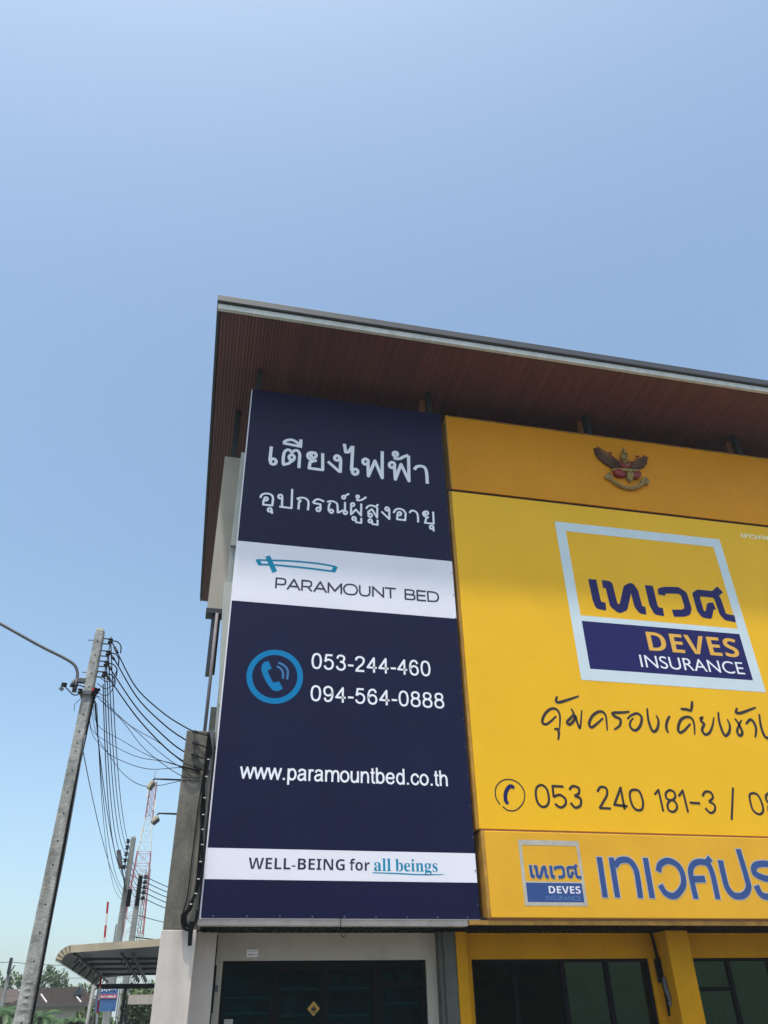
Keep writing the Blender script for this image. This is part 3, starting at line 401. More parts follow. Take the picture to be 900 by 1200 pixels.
M['roof_br'] = mat('brown_clay_roof_tile', (0.075, 0.050, 0.042), 0.8, var=0.35, scale=4)
M['leaf'] = mat('deep_green_leaf', (0.045, 0.085, 0.022), 0.55, var=0.55, scale=1.3)
M['leaf2'] = mat('light_green_leaf', (0.075, 0.12, 0.030), 0.55, var=0.5, scale=1.7)
M['palm'] = mat('palm_leaf', (0.05, 0.10, 0.025), 0.5, var=0.4, scale=1.5)
M['bark'] = mat('grey_brown_bark', (0.10, 0.08, 0.06), 0.9, var=0.3, scale=6, bump=0.6, bscale=20)
M['asphalt'] = mat('asphalt', (0.055, 0.055, 0.055), 0.9, var=0.25, scale=1.2, bump=0.4, bscale=80)
M['paving'] = mat('forecourt_concrete', (0.30, 0.285, 0.26), 0.85, var=0.12, scale=1.0, stain=0.15, bump=0.3, bscale=50)
M['earth'] = mat('dry_grass_earth', (0.13, 0.12, 0.07), 0.95, var=0.35, scale=0.4, bump=0.5, bscale=10, col2=(0.09, 0.12, 0.04))
M['line'] = mat('road_line_paint', (0.7, 0.7, 0.66), 0.7, var=0.1, scale=8)
M['banner_b'] = mat('blue_banner_vinyl', (0.05, 0.14, 0.33), 0.5, var=0.3, scale=8)
M['banner_r'] = mat('red_banner_print', (0.42, 0.08, 0.16), 0.5)

# ================================================================= SETTING
def plane(name, x0, x1, y0, y1, z, m_, nx=1):
    o = MB().add([(x0, y0, z), (x1, y0, z), (x1, y1, z), (x0, y1, z)], [(0, 1, 2, 3)]).build(name, m_)
    return tag(o, kind='structure')
plane('ground', -1500, 1500, -1500, 2500, -0.16, M['earth'])
plane('main_road', -300, 300, -9.0, 4.5, -0.13, M['asphalt'])
plane('side_road', -9.5, -3.6, 4.6, 260, -0.13, M['asphalt'])
tag(MB().box(-3.4, 60, 4.8, 10.6, -0.13, -0.012).build('pavement', M['paving']), kind='structure')
tag(MB().box(-3.4, 60, 10.62, 12.98, -0.13, 0.0).build('forecourt', M['paving']), kind='structure')
tag(MB().box(-3.4, 0.0, 13.0, 60, -0.13, -0.005).build('side_yard', M['paving']), kind='structure')
tag(MB().box(-3.59, -3.42, 4.8, 60, -0.13, 0.02).build('side_kerb', M['render_w']), kind='structure')
tag(MB().box(-3.4, 60, 4.62, 4.78, -0.13, 0.02).build('road_kerb', M['render_w']), kind='structure')
mb = MB()
for i in range(-24, 25): mb.add([(i * 6, -2.35, -0.124), (i * 6 + 3, -2.35, -0.124), (i * 6 + 3, -2.22, -0.124), (i * 6, -2.22, -0.124)], [(0, 1, 2, 3)])
tag(mb.build('road_marking', M['line']), kind='structure')

# ================================================================= SHOPHOUSE
B = thing('shophouse_building', 'modern shophouse with deep brown strip soffit roof, glazed shopfronts and big signs across its front', 'building', (6, 13, 0))
ZS = 13.2
MB().box(0.22, 15.7, 13.10, 22.9, 2.86, 12.9).build('upper_wall', M['render_b'], B)
# roof: soffit backing, strips, trim and fascia
rf = MB().box(-0.60, 16.3, 10.74, 23.1, ZS + 0.025, ZS + 0.16).build('roof_deck', M['joint'], B)
mb = MB(); x = -0.575; k = 0
while x < 16.2:
    mb.box(x, x + 0.056, 10.76, 23.08, ZS + random.uniform(0, .003), ZS + 0.022, random.choice((0, 0, 1, 2))); x += 0.067; k += 1
tag(mb.build('soffit_strips', [M['soffit'], M['soffit2'], M['soffit3']], rf), kind='stuff')
MB().box(-0.64, 16.34, 10.66, 10.735, ZS - 0.005, ZS + 0.125).build('gutter_trim', M['trim'], rf, 0.004)
MB().box(-0.66, 16.36, 10.60, 10.735, ZS + 0.145, ZS + 0.30).build('fascia', M['fascia'], rf, 0.008)
MB().box(-0.64, -0.605, 10.74, 23.1, ZS - 0.005, ZS + 0.125).build('gutter_trim', M['fascia'], rf)
MB().box(-0.66, -0.605, 10.74, 23.12, ZS + 0.145, ZS + 0.30).build('fascia', M['fascia'], rf)
MB().add([(-0.6, 10.7, ZS + .3), (16.3, 10.7, ZS + .3), (16.3, 23.1, ZS + .9), (-0.6, 23.1, ZS + .9)], [(0, 1, 2, 3)]).build('roof_sheet', M['fascia'], rf)
# steel posts between sign tops and soffit
for x in (0.30, 3.96, 7.68, 11.48, 15.2):
    p = MB().box(x - 0.05, x + 0.05, 12.16, 12.28, 12.0, ZS - 0.004).build('roof_post', M['darksteel'], B)
    if x > 1:
        MB().prism_xz([(x - 0.22, 12.3), (x - 0.055, 12.3), (x - 0.055, 13.1), (x - 0.16, 13.1)], 12.30, 12.36).build('post_gusset', M['brownsteel'], p)
MB().box(-0.11, 0.01, 13.60, 13.74, 11.9, ZS - 0.004).build('roof_post', M['darksteel'], B)
# stepped side wall pieces left of the signs
MB().box(-0.23, 0.20, 13.60, 13.85, 8.30, 11.90).build('side_fin', M['render_b'], B)
MB().box(-0.245, 0.20, 13.585, 13.87, 8.20, 8.297).build('fin_drip_edge', M['darksteel'], B)
MB().prism_xz([(0.095, 10.94), (0.21, 10.94), (0.21, 8.85), (0.075, 8.85)], 12.14, 12.30).build('side_cladding', M['render_p'], B)
MB().prism_xz([(0.075, 8.847), (0.20, 8.847), (0.20, 8.10), (0.06, 8.10)], 12.20, 12.32).build('side_cladding', M['render_g'], B)
MB().prism_xz([(0.02, 8.08), (0.19, 8.08), (0.19, 5.9), (0.135, 5.9), (0.105, 6.5)], 12.08, 12.2).build('side_cladding', M['render_p'], B)
MB().prism_xz([(0.135, 5.895), (0.19, 5.895), (0.19, 5.25), (0.145, 5.25)], 12.085, 12.19).build('side_cladding', M['render_g'], B)
MB().box(-0.13, -0.055, 13.66, 13.80, 7.02, 8.198).build('side_shutter', M['darksteel'], B)
MB().box(-0.053, 0.035, 13.62, 13.70, 7.02, 8.198).build('side_shutter', M['frame'], B)
MB().tube([(-0.035, 13.58, 8.19), (-0.03, 13.58, 7.0), (-0.03, 13.56, 5.3)], 0.032, 10).build('drain_pipe', M['pipe'], B)
MB().box(0.03, 0.13, 13.02, 13.08, 5.80, 6.19).build('side_bracket', M['dgrey'], B)
# concrete end pillar: bare above, painted white below
MB().box(-0.29, 0.135, 12.0, 13.3, 2.775, 5.45).build('end_pillar', M['conc'], B, 0.012)
MB().box(-0.305, 0.15, 11.985, 13.3, 0.0, 2.772).build('pillar_base', M['render_w'], B, 0.01)
MB().box(0.152, 0.445, 12.6, 13.3, 0.0, 2.80).build('inner_pier', M['render_w'], B)
MB().box(0.137, 0.20, 12.3, 13.3, 2.83, 5.6).build('inner_pier', M['render_g'], B)
# canopy slab under the signs: dark slatted underside
sl_ = MB().box(0.2, 15.7, 12.07, 13.09, 2.862, 2.95).build('canopy_deck', M['joint'], B)
mb = MB(); x = 0.26
while x < 15.6: mb.box(x, x + 0.05, 12.21, 12.995, 2.842, 2.858); x += 0.105
tag(mb.build('canopy_slats', M['frame'], sl_), kind='stuff')

def opening_wall(x0, x1, gx0, gx1, m_, y=13.0, gz=2.48, top=2.834):
    MB().box(x0, x1, y, y + 0.16, gz, top).build('shopfront_lintel', m_, B)
    MB().box(x0, gx0, y, y + 0.16, 0.0, gz - 0.002).build('shopfront_jamb', m_, B)
    MB().box(gx1, x1, y, y + 0.16, 0.0, gz - 0.002).build('shopfront_jamb', m_, B)
def glazing(gx0, gx1, ztop, panes, gm, y=13.05, name='shopfront_window'):
    """panes: list of (x0,x1,z0,z1) clear openings"""
    f = MB().box(gx0, gx1, y + 0.03, y + 0.10, 0.0, 0.08).build(name, M['frame'], B)
    MB().box(gx0, gx1, y, y + 0.07, ztop - 0.055, ztop - 0.002).build('head_rail', M['frame'], f)
    xs = sorted({round(a, 3) for p in panes for a in p[:2]})
    edges = [gx0] + xs + [gx1]
    cols = sorted({(p[0], p[1]) for p in panes})
    prev = gx0
    for a, b in cols + [(gx1, gx1)]:
        if a - prev > 0.01: MB().box(prev + .002, a - .001, y - 0.004, y + 0.066, 0.08, ztop - 0.057).build('mullion', M['frame'], f)
        prev = b
    for a, b in cols:
        zz = sorted([p for p in panes if (p[0], p[1]) == (a, b)], key=lambda p: -p[3])
        pz = ztop - 0.057
        for p in zz:
            if pz - p[3] > 0.005: MB().box(a, b, y + 0.004, y + 0.06, p[3] + .001, pz - .001).build('rail', M['frame'], f)
            pz = p[2]
            MB().box(p[0] + .001, p[1] - .001, y + 0.028, y + 0.036, p[2], p[3]).build('pane', gm, f)
    return f
opening_wall(0.447, 3.735, 0.575, 3.575, M['render_b'])
glazing(0.575, 3.575, 2.48, [(0.62, 1.29, 0.1, 2.435), (1.40, 1.995, 0.3, 2.36), (2.12, 2.765, 0.3, 2.36), (2.90, 3.52, 2.20, 2.40), (2.90, 3.52, 0.1, 2.155)], M['glass_t'])
MB().box(3.74, 3.80, 12.84, 13.1, 0, 2.83).build('party_pier', M['dgrey'], B)
MB().box(3.802, 3.99, 12.80, 13.1, 0, 2.832).build('party_pier', M['dgrey'], B)
MB().box(3.993, 4.16, 12.78, 13.1, 0, 2.832).build('party_pier', M['ypaint'], B, 0.006)
opening_wall(4.163, 7.38, 4.29, 7.25, M['ypaint'])
glazing(4.29, 7.25, 2.49, [(4.335, 4.95, 0.1, 2.44), (5.02, 5.74, 0.1, 2.44), (5.82, 6.48, 0.1, 2.44), (6.56, 7.20, 0.1, 2.44)], M['glass_tg'])
MB().box(7.385, 7.77, 12.58, 13.14, 0, 2.832).build('party_pier', M['ypaint'], B, 0.008)
opening_wall(7.775, 11.10, 7.99, 10.95, M['ypaint'])
glazing(7.99, 10.95, 2.49, [(8.03, 8.64, 2.08, 2.44), (8.03, 8.64, 0.1, 2.02), (8.71, 9.40, 0.1, 2.44), (9.48, 10.2, 0.1, 2.44), (10.28, 10.9, 0.1, 2.44)], M['glass_tg'])
MB().box(11.105, 11.49, 12.58, 13.14, 0, 2.832).build('party_pier', M['ypaint'], B, 0.008)
# things seen dimly inside the shops
MB().box(0.3, 11.4, 13.2, 13.59, 2.56, 2.84).build('shop_ceiling', M['dgrey'], B)
for x0, x1, z in ((0.66, 1.28, 2.02), (1.42, 1.98, 2.12), (2.13, 2.75, 2.12), (2.91, 3.5, 1.92), (0.66, 1.28, 1.83), (1.42, 1.98, 1.80), (2.13, 2.75, 1.78)):
    MB().box(x0, x1, 13.22, 13.42, z, z + 0.03).build('interior_shelf', M['blind'], B)
for x, w, z, h_ in ((2.2, .12, 2.15, .18), (2.42, .10, 2.17, .12), (2.95, .14, 2.24, .10), (3.2, .24, 2.23, .09), (1.5, .16, 1.83, .2), (3.0, .12, 1.95, .15), (0.75, .3, 1.86, .1)):
    MB().box(x, x + w, 13.26, 13.36, z, z + h_).build('shelf_carton', M['render_p'], B)
for i in range(24): MB().box(8.06 + i * .118, 8.06 + i * .118 + .085, 13.22, 13.232, 0.4, 2.42 - (i > 5) * .0).build('vertical_blind', M['blind'], B)
for x, w, z, h_ in ((4.40, .22, 2.22, .16), (4.68, .12, 2.18, .2), (4.45, .28, 1.98, .12), (5.1, .3, 1.9, .34), (5.95, .3, 1.98, .28), (6.62, .25, 2.25, .1), (6.8, .2, 2.02, .12), (5.3, .1, 2.28, .1)):
    MB().box(x, x + w, 13.3, 13.33, z, z + h_).build('wall_notice', random.choice((M['blind'], M['dgrey'], M['yedge'])), B)
MB().box(11.495, 15.7, 13.0, 13.16, 0, 2.834).build('shopfront_wall', M['ypaint'], B)
MB().box(0.2, 15.68, 13.6, 22.85, 0, 2.855).build('lower_wall', M['render_g'], B)

# ================================================================= BLUE SIGN
S = thing('sign_board', 'tall dark blue advertising board with white Thai lettering and two white bands', 'sign', (2.16, 12, 2.9))
MB().box(0.168, 4.14, 12.012, 12.16, 2.905, 12.47).build('sign_box', M['vwhite'], S)
MB().box(0.188, 4.138, 12.002, 12.010, 8.87, 12.468).build('blue_panel', M['navy'], S)
MB().box(0.188, 4.138, 12.002, 12.010, 7.69, 8.868).build('white_band', M['vwhite'], S)
MB().box(0.188, 4.138, 12.002, 12.010, 3.80, 7.688).build('blue_panel', M['navy'], S)
MB().box(0.188, 4.138, 12.002, 12.010, 3.395, 3.798).build('white_band', M['vwhite'], S)
MB().box(0.188, 4.138, 12.002, 12.010, 2.915, 3.393).build('blue_panel', M['navy'], S)
MB().box(0.155, 3.96, 12.03, 12.20, 2.832, 2.903).build('base_rail', M['rail'], S)
mb = MB()
for i in range(9): mb.lathe((0.35 + i * 0.45, 11.995, 2.935), [(0.012, 0), (0.012, 0.01)], 8, 'Y')
for i in range(21): mb.lathe((4.12, 11.995, 3.1 + i * 0.46), [(0.010, 0), (0.010, 0.01)], 8, 'Y')
tag(mb.build('screw_heads', M['galv'], S), kind='stuff')
yf = 12.0005
strokes('headline_lettering', 'thai_line_one', M['print_white'], S, yf, ws=.88)
strokes('subtitle_lettering', 'thai_line_two', M['print_white'], S, yf, ws=.86)
strokes('bed_emblem', 'bed', M['teal'], S, yf, ws=1.25)
glyphs('name_lettering', 'PARAMOUNT', M['print_navy'], S, 0.905, 3.03, 7.987, 0.208, yf, .15)
glyphs('name_lettering', 'BED', M['print_navy'], S, 3.21, 3.835, 7.987, 0.208, yf, .15)
strokes('telephone_ring', 'ring', M['cyan'], S, yf)
shape('telephone_handset', 'handset', M['cyan'], S, yf - .0005, yf + .001)
strokes('telephone_waves', 'waves', mat('pale_cyan_print', (0.03, 0.16, 0.38), 0.45), S, yf)
glyphs('number_lettering', '053-244-460', M['print_white'], S, 1.582, 3.600, 6.567, 0.277, yf)
glyphs('number_lettering', '094-564-0888', M['print_white'], S, 1.583, 3.806, 6.020, 0.265, yf)
glyphs('address_lettering', 'www.paramountbed.co.th', M['print_white'], S, 0.572, 3.778, 4.768, 0.240, yf, .13)
lettering('slogan_lettering', mbold('WELL-BEING'), M['print_navy'], S, 0.772, 2.148, 3.533, 3.682, yf, bold=-0.006)
lettering('slogan_lettering', mbold('for'), M['print_navy'], S, 2.218, 2.517, 3.533, 3.692, yf, bold=-0.006)
lettering('slogan_lettering', mserif('all'), M['teal'], S, 2.58, 2.832, 3.534, 3.702, yf)
lettering('slogan_lettering', mserif('beings'), M['teal'], S, 2.898, 3.54, 3.534, 3.702, yf)
strokes('slogan_underline', 'underline', M['teal'], S, yf)

# ================================================================= YELLOW SIGNS
U = thing('upper_sign_panel', 'plain dark orange yellow panel carrying the garuda emblem, right under the roof', 'sign panel', (10, 12, 10.5))
MB().box(4.285, 15.7, 12.06, 12.2, 10.59, 12.48).build('panel_face', M['orange'], U)
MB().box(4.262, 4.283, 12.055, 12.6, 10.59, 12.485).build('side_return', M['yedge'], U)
MB().box(4.262, 15.7, 12.05, 12.2, 12.487, 12.505).build('top_trim_or_gap', M['yedge'], U)

Yb = thing('yellow_billboard', 'large glossy yellow billboard with a framed logo, handwritten Thai slogan and phone number', 'billboard', (10, 12, 4.12))
MB().box(4.245, 15.7, 12.0, 12.14, 4.15, 10.487).build('billboard_face', M['yellow'], Yb, 0.01)
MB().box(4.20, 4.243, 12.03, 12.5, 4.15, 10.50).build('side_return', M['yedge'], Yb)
MB().box(4.21, 15.7, 12.09, 12.16, 10.489, 10.587).build('top_trim_or_gap', M['joint'], Yb)  # near-black strip in the gap below the upper panel, shade put into its colour
yb = 11.9975
def sheet(name, x0, x1, z0, z1, m_, par, y): return MB().add([(x0, y, z0), (x1, y, z0), (x1, y, z1), (x0, y, z1)], [(0, 1, 2, 3)]).build(name, m_, par)
def ringrect(name, o, holes, m_, par, y):
    (x0, x1, z0, z1), mb = o, MB()
    (a0, a1, zt0, zt1), (b0, b1, zb0, zb1) = holes         # top window, lower window (same x range)
    def q(x0, x1, z0, z1): mb.add([(x0, y, z0), (x1, y, z0), (x1, y, z1), (x0, y, z1)], [(0, 1, 2, 3)])
    q(x0, a0, z0, z1); q(a1, x1, z0, z1); q(a0, a1, zt1, z1); q(a0, a1, zb1, zt0); q(a0, a1, z0, zb0)
    return mb.build(name, m_, par)
ringrect('logo_frame', (6.365, 10.065, 6.692, 10.03), ((6.572, 9.865, 7.967, 9.823), (6.572, 9.865, 6.912, 7.855)), M['pale'], Yb, yb)
sheet('logo_field', 6.572, 9.865, 6.912, 7.855, M['logo_navy'], Yb, yb)
strokes('logo_lettering', 'logo_letters', M['logo_navy'], Yb, yb)
lettering('logo_name_lettering', mbold('DEVES'), M['deves'], Yb, 7.84, 9.735, 7.36, 7.745, yb - .0015, bold=-0.004)
lettering('logo_name_lettering', 'INSURANCE', M['print_white'], Yb, 7.60, 9.735, 7.02, 7.262, yb - .0015)
strokes('slogan_lettering', 'handwriting', M['brown_print'], Yb, yb, ws=1.25)
strokes('number_lettering', 'digits', M['brown_print'], Yb, yb, ws=1.15)
strokes('telephone_ring', 'phone_circle', M['brown_print'], Yb, yb)
strokes('telephone_handset', 'phone_handset', M['logo_navy'], Yb, yb)
lettering('faded_lettering', 'เทวศประกันภัย', M['faded'], Yb, 10.62, 12.35, 10.150, 10.285, yb, bold=0.035)

X = thing('lightbox_sign', 'long yellow lightbox sign with small framed logo and large blue Thai letters above the shopfronts', 'sign', (10, 12, 2.92))
MB().box(4.30, 15.7, 11.96, 12.05, 2.93, 4.12).build('lightbox_face', M['yellow_box'], X, 0.012)
MB().box(4.262, 15.7, 12.0, 12.06, 4.123, 4.146).build('top_trim_or_gap', M['brownsteel'], X)
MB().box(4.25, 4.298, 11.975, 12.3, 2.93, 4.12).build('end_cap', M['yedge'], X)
MB().box(4.262, 15.7, 11.99, 12.08, 2.902, 2.927).build('bottom_seam', M['brownsteel'], X)
MB().box(3.97, 15.7, 12.0, 12.09, 2.845, 2.900).build('bottom_rail', M['yedge'], X)
yx = 11.9575
ringrect('logo_frame', (4.83, 5.83, 3.088, 4.0), ((4.882, 5.782, 3.42, 3.925), (4.882, 5.782, 3.138, 3.40)), M['boxgrey'], X, yx)
sheet('logo_field', 4.882, 5.782, 3.138, 3.40, M['boxblue'], X, yx)
kx = (5.782 - 4.882) / (9.865 - 6.572); kz = (3.925 - 3.42) / (9.823 - 7.967)
fn = lambda p: (4.882 + (p[0] - 6.572) * kx, 3.42 + (p[1] - 7.967) * kz * 1.02)
strokes('logo_outline', 'logo_letters', M['boxgrey'], X, yx, 0.008, fn, 0.27)
strokes('logo_lettering', 'logo_letters', M['boxblue'], X, yx - .0025, 0, fn, 0.27)
lettering('logo_name_lettering', mbold('DEVES'), M['vwhite'], X, 5.235, 5.745, 3.258, 3.357, yx - .002, bold=-0.004)
lettering('logo_name_lettering', 'INSURANCE', mat('faint_blue_print', (0.10, 0.19, 0.42), 0.5), X, 5.17, 5.73, 3.162, 3.226, yx - .002)
strokes('letter_outline', 'box_letters', M['boxgrey'], X, yx, 0.016)
strokes('blue_lettering', 'box_letters', M['boxblue'], X, yx - .0025)

# garuda emblem: cut relief pieces mounted on the upper panel
Gd = thing('garuda_emblem', 'red and gold garuda emblem with spread wings on the orange upper panel', 'emblem', (8.25, 12, 11.2))
def relief(name, key, m_, y0, dome=0.5):
    pts = SHAPES[key]
    if 'wing' in key:
        q = []; gx = sum(p[0] for p in pts) / len(pts); gz = sum(p[1] for p in pts) / len(pts)
        for i in range(len(pts)):
            a_, b_ = pts[i], pts[(i + 1) % len(pts)]
            for k in range(3):
                u = k / 3; q.append((a_[0] + (b_[0] - a_[0]) * u, a_[1] + (b_[1] - a_[1]) * u))
                u += .2; f = .90; q.append((gx + (a_[0] + (b_[0] - a_[0]) * u - gx) * f, gz + (a_[1] + (b_[1] - a_[1]) * u - gz) * f))
        pts = q
    else: pts = smooth_pts(pts, True, 3)
    cx = sum(p[0] for p in pts) / len(pts); cz = sum(p[1] for p in pts) / len(pts)
    n = len(pts); vs = []; fs = []
    for s, y in ((1, 12.055), (1, y0 + .012), (0.90, y0 - 0.006), (0.78, y0 - 0.012)):
        vs += [(cx + (a - cx) * s, y, cz + (b - cz) * s) for a, b in pts]
    for r in range(3):
        for i in range(n):
            j = (i + 1) % n; fs.append((r * n + i, r * n + j, (r + 1) * n + j, (r + 1) * n + i))
    fs.append([3 * n + i for i in range(n)])
    mb = MB().add(vs, fs, 0, True); o = mb.build(name, m_, Gd); return o
relief('wing', 'g_wing_l', M['gwing'], 12.02); relief('wing', 'g_wing_r', M['gwing'], 12.02)
relief('head', 'g_head', M['gold'], 11.985); relief('torso', 'g_torso', M['gred'], 11.995)
relief('belt', 'g_belt', M['gold'], 11.985); relief('thigh', 'g_thigh_l', M['gred'], 11.97); relief('thigh', 'g_thigh_r', M['gred'], 11.97)
relief('loincloth', 'g_cloth', M['gold'], 11.965); relief('ribbon_end', 'g_end_l', M['gold'], 12.0); relief('ribbon_end', 'g_end_r', M['gold'], 12.0)
for i, (kind, w, pts) in enumerate(STROKES['g_ribbon']):
    MB().tube([(a, 12.02, b) for a, b in smooth_pts(pts)], w * 0.42, 8).build('ribbon', M['gold'], Gd)
for kind, w, pts in STROKES['g_arms']:
    MB().tube([(a, 11.99, b) for a, b in smooth_pts(pts)], w * 0.5, 6).build('arm', M['gred'], Gd)
def feathers(key, a, b, n):          # raised quills following the wing
    mb = MB(); A = [Vector(p) for p in a]; Bq = [Vector(p) for p in b]
    for i in range(n):
        t = i / (n - 1); p = A[0].lerp(A[1], t); q = Bq[0].lerp(Bq[1], t)
        mb.tube([(p.x, 11.990, p.y), ((p.x + q.x) / 2, 11.978, (p.y + q.y) / 2 + .01), (q.x, 11.992, q.y)], 0.013, 5)
    return tag(mb.build('feather_quills', M['quill'], Gd), kind='stuff')
MB().lathe((8.295, 11.975, 11.99), [(0.062, 0), (0.066, .03), (0.042, .06), (0.046, .09), (0.022, .13), (0.006, .20)], 10).build('crown_spire', M['gold'], Gd)
MB().lathe((8.29, 11.965, 11.80), [(0.05, .02), (0.038, 0), (0.015, -.015)], 10, 'Y').build('chest_plate', M['gold'], Gd)
for dx in (-.09, .09): MB().tube(smooth_pts([(8.29 + dx, 11.965, 11.83), (8.29 + dx * .7, 11.955, 11.75), (8.285, 11.965, 11.69)]), .012, 6).build('sash', M['gold'], Gd)
wl = SHAPES['g_wing_l']; wr = SHAPES['g_wing_r']
feathers('l', (wl[1], wl[10]), (wl[6], wl[8]), 6); feathers('r', (wr[4], wr[6]), (wr[0], wr[8]), 6)

# ================================================================= SMALL THINGS ON THE FRONT
t = thing('house_number_plate', 'small white house number plate above the left shop window', 'number plate', (0.98, 13, 2.57))
MB().box(0.90, 1.065, 12.985, 12.998, 2.525, 2.62).build('plate', M['print_white'], t)
lettering('digits', '498/14', M['ink'], t, 0.915, 1.05, 2.540, 2.565, 12.983)
mb = MB(); [mb.box(0.93 + i * .018, 0.94 + i * .018, 12.982, 12.984, 2.59, 2.605) for i in range(7)]
tag(mb.build('small_print', M['boxgrey'], t), kind='stuff')
t = thing('warning_sticker', 'yellow diamond warning sticker with a black flame on the dark glass door', 'sticker', (1.905, 13, 1.88))
MB().prism_xz([(1.815, 1.885), (1.905, 1.975), (1.995, 1.885), (1.905, 1.795)], 13.070, 13.077).build('diamond', M['warn'], t)
MB().prism_xz([(1.875, 1.855), (1.935, 1.855), (1.945, 1.885), (1.92, 1.90), (1.907, 1.935), (1.89, 1.90), (1.865, 1.885)], 13.067, 13.069).build('flame', M['ink'], t)
MB().box(1.87, 1.94, 13.067, 13.069, 1.835, 1.843).build('flame_base', M['ink'], t)
tag(MB().box(0.66, 0.78, 13.062, 13.076, 1.60, 1.78).build('paper_notice', M['render_p']), 'small pale paper notice at the lower left of the left shop window', 'notice')
tag(MB().tube(smooth_pts([(2.10, 11.99, 2.98), (2.10, 12.02, 2.80), (2.11, 12.06, 2.735), (2.14, 12.06, 2.70), (2.175, 12.06, 2.715), (2.18, 12.06, 2.75)]), 0.0055, 6).build('hanging_wire', M['cable']), 'thin black wire with a hooked end hanging below the blue board', 'wire')
t = thing('cable_junction', 'black cable bundle with grey connector in the corner beside the yellow pier', 'cable box', (7.36, 12.9, 2.1))
MB().box(7.305, 7.375, 12.86, 12.95, 2.14, 2.47).build('terminal_box', M['cable'], t, 0.008)
MB().tube(smooth_pts([(7.36, 12.84, 2.2), (7.34, 12.80, 2.05), (7.37, 12.80, 1.93), (7.38, 12.84, 1.84)]), 0.034, 8).build('grey_connector', M['galv'], t)
for dx in (0, .018, .036): MB().tube(smooth_pts([(7.30 + dx, 12.90, 2.84), (7.31 + dx, 12.87, 2.5), (7.33 + dx, 12.86, 2.05), (7.355 + dx, 12.90, 1.70)]), 0.008, 6).build('cable', M['cable'], t)
t = thing('wall_conduit', 'dark vertical conduit with a pale bracket at the edge of the white shop wall', 'conduit', (0.46, 12.95, 0))
MB().tube([(0.462, 12.96, 2.80), (0.462, 12.96, 1.75), (0.46, 12.96, 0.3)], 0.014, 8).build('pipe', M['cable'], t)
MB().tube([(0.47, 12.945, 2.42), (0.468, 12.945, 1.85)], 0.022, 8).build('sleeve', M['cable'], t)
MB().box(0.455, 0.535, 12.955, 12.99, 2.10, 2.18).build('bracket', M['galv'], t)

# floodlights on arms from the pillar
def floodlight(z, arm, label, tilt):
    t = thing('floodlight', label, 'floodlight', (-0.29, 12.4, z), 'floodlights on the concrete pillar')
    x1 = -0.29 - arm
    MB().tube([(-0.285, 12.4, z), (x1 + .02, 12.4, z + .003), (x1, 12.4, z - 0.03)], 0.013, 8).build('arm', M['darksteel'], t)
    MB().box(-0.30, -0.285, 12.34, 12.46, z - 0.05, z + 0.05).build('wall_bracket', M['darksteel'], t)
    rot = Matrix.Rotation(tilt, 3, 'Y')
    c = Vector((x1 - 0.02, 12.4, z - 0.09))
    MB().cbox(c, 0.05, 0.13, 0.12, rot).build('lamp_housing', M['awn_flash'], t, 0.012)
    mb = MB()
    for k in range(5): mb.cbox(c + rot @ Vector((0.035, -0.05 + k * 0.025, 0)), 0.03, 0.007, 0.10, rot)
    tag(mb.build('cooling_fins', M['dgrey'], t), kind='stuff')
    MB().cbox(c + rot @ Vector((-0.029, 0, 0)), 0.006, 0.115, 0.10, rot).build('lens', M['white'], t)
    MB().tube([(x1, 12.4, z - .03), (x1 + .03, 12.49, z - .05), c + Vector((0, .095, 0))], 0.006, 6).build('yoke', M['darksteel'], t)
floodlight(4.815, 0.42, 'upper floodlight on the longer arm, left of the concrete pillar', R(28))
floodlight(4.325, 0.29, 'lower floodlight on the shorter arm, left of the concrete pillar', R(48))

# cable bundle running down the pillar
t = thing('cable_bundle', 'thick bundle of black cables clipped down the raw concrete pillar corner', 'cables', (0.1, 11.95, 2.7))
base = [(0.05, 11.93, 5.40), (0.07, 11.93, 5.1), (0.06, 11.94, 4.7), (0.07, 11.94, 4.27), (0.10, 11.94, 3.75), (0.095, 11.94, 3.3), (0.03, 11.93, 3.03), (-0.02, 11.92, 2.92), (0.02, 11.91, 2.80)]
for k in range(7):
    off = [(random.uniform(-.03, .03), random.uniform(-.02, .02)) for _ in base]
    pts = [(p[0] + o_[0] * (1.4 if i < 3 else .9), p[1] + o_[1], p[2]) for i, (p, o_) in enumerate(zip(base, off))]
    MB().tube(smooth_pts(pts, n=5), random.choice((.010, .013, .016)), 6).build('cable', M['cable'], t)
MB().tube(smooth_pts([(0.03, 11.96, 4.9), (0.0, 11.965, 4.3), (-0.01, 11.965, 3.7), (-0.015, 11.96, 3.2), (-0.05, 11.94, 2.98), (-0.06, 11.93, 2.88), (0.0, 11.92, 2.78)]), .009, 6).build('cable', M['cable'], t)
MB().tube(smooth_pts([(0.0, 11.93, 3.0), (-0.06, 11.90, 2.93), (-0.03, 11.89, 2.80), (0.06, 11.90, 2.76), (0.12, 11.91, 2.86), (0.13, 11.92, 3.0)]), .016, 6).build('cable_loop', M['cable'], t)
MB().tube(smooth_pts([(0.07, 11.91, 2.86), (0.075, 11.90, 2.70), (0.08, 11.90, 2.58)]), .032, 8, r2=.026).build('cable_end', M['cable'], t)
for zc, xc in ((5.0, .06), (4.75, .06), (4.45, .065), (4.22, .07), (4.02, .085), (3.82, .1), (3.6, .1), (3.38, .095), (3.2, .08), (3.07, .03)):
    MB().cbox((xc + .01, 11.905, zc), 0.035, 0.012, 0.012).build('clip', M['clip'], t)
MB().box(0.03, 0.11, 11.93, 11.996, 4.85, 5.45).build('anchor_strap', M['galv'], t)

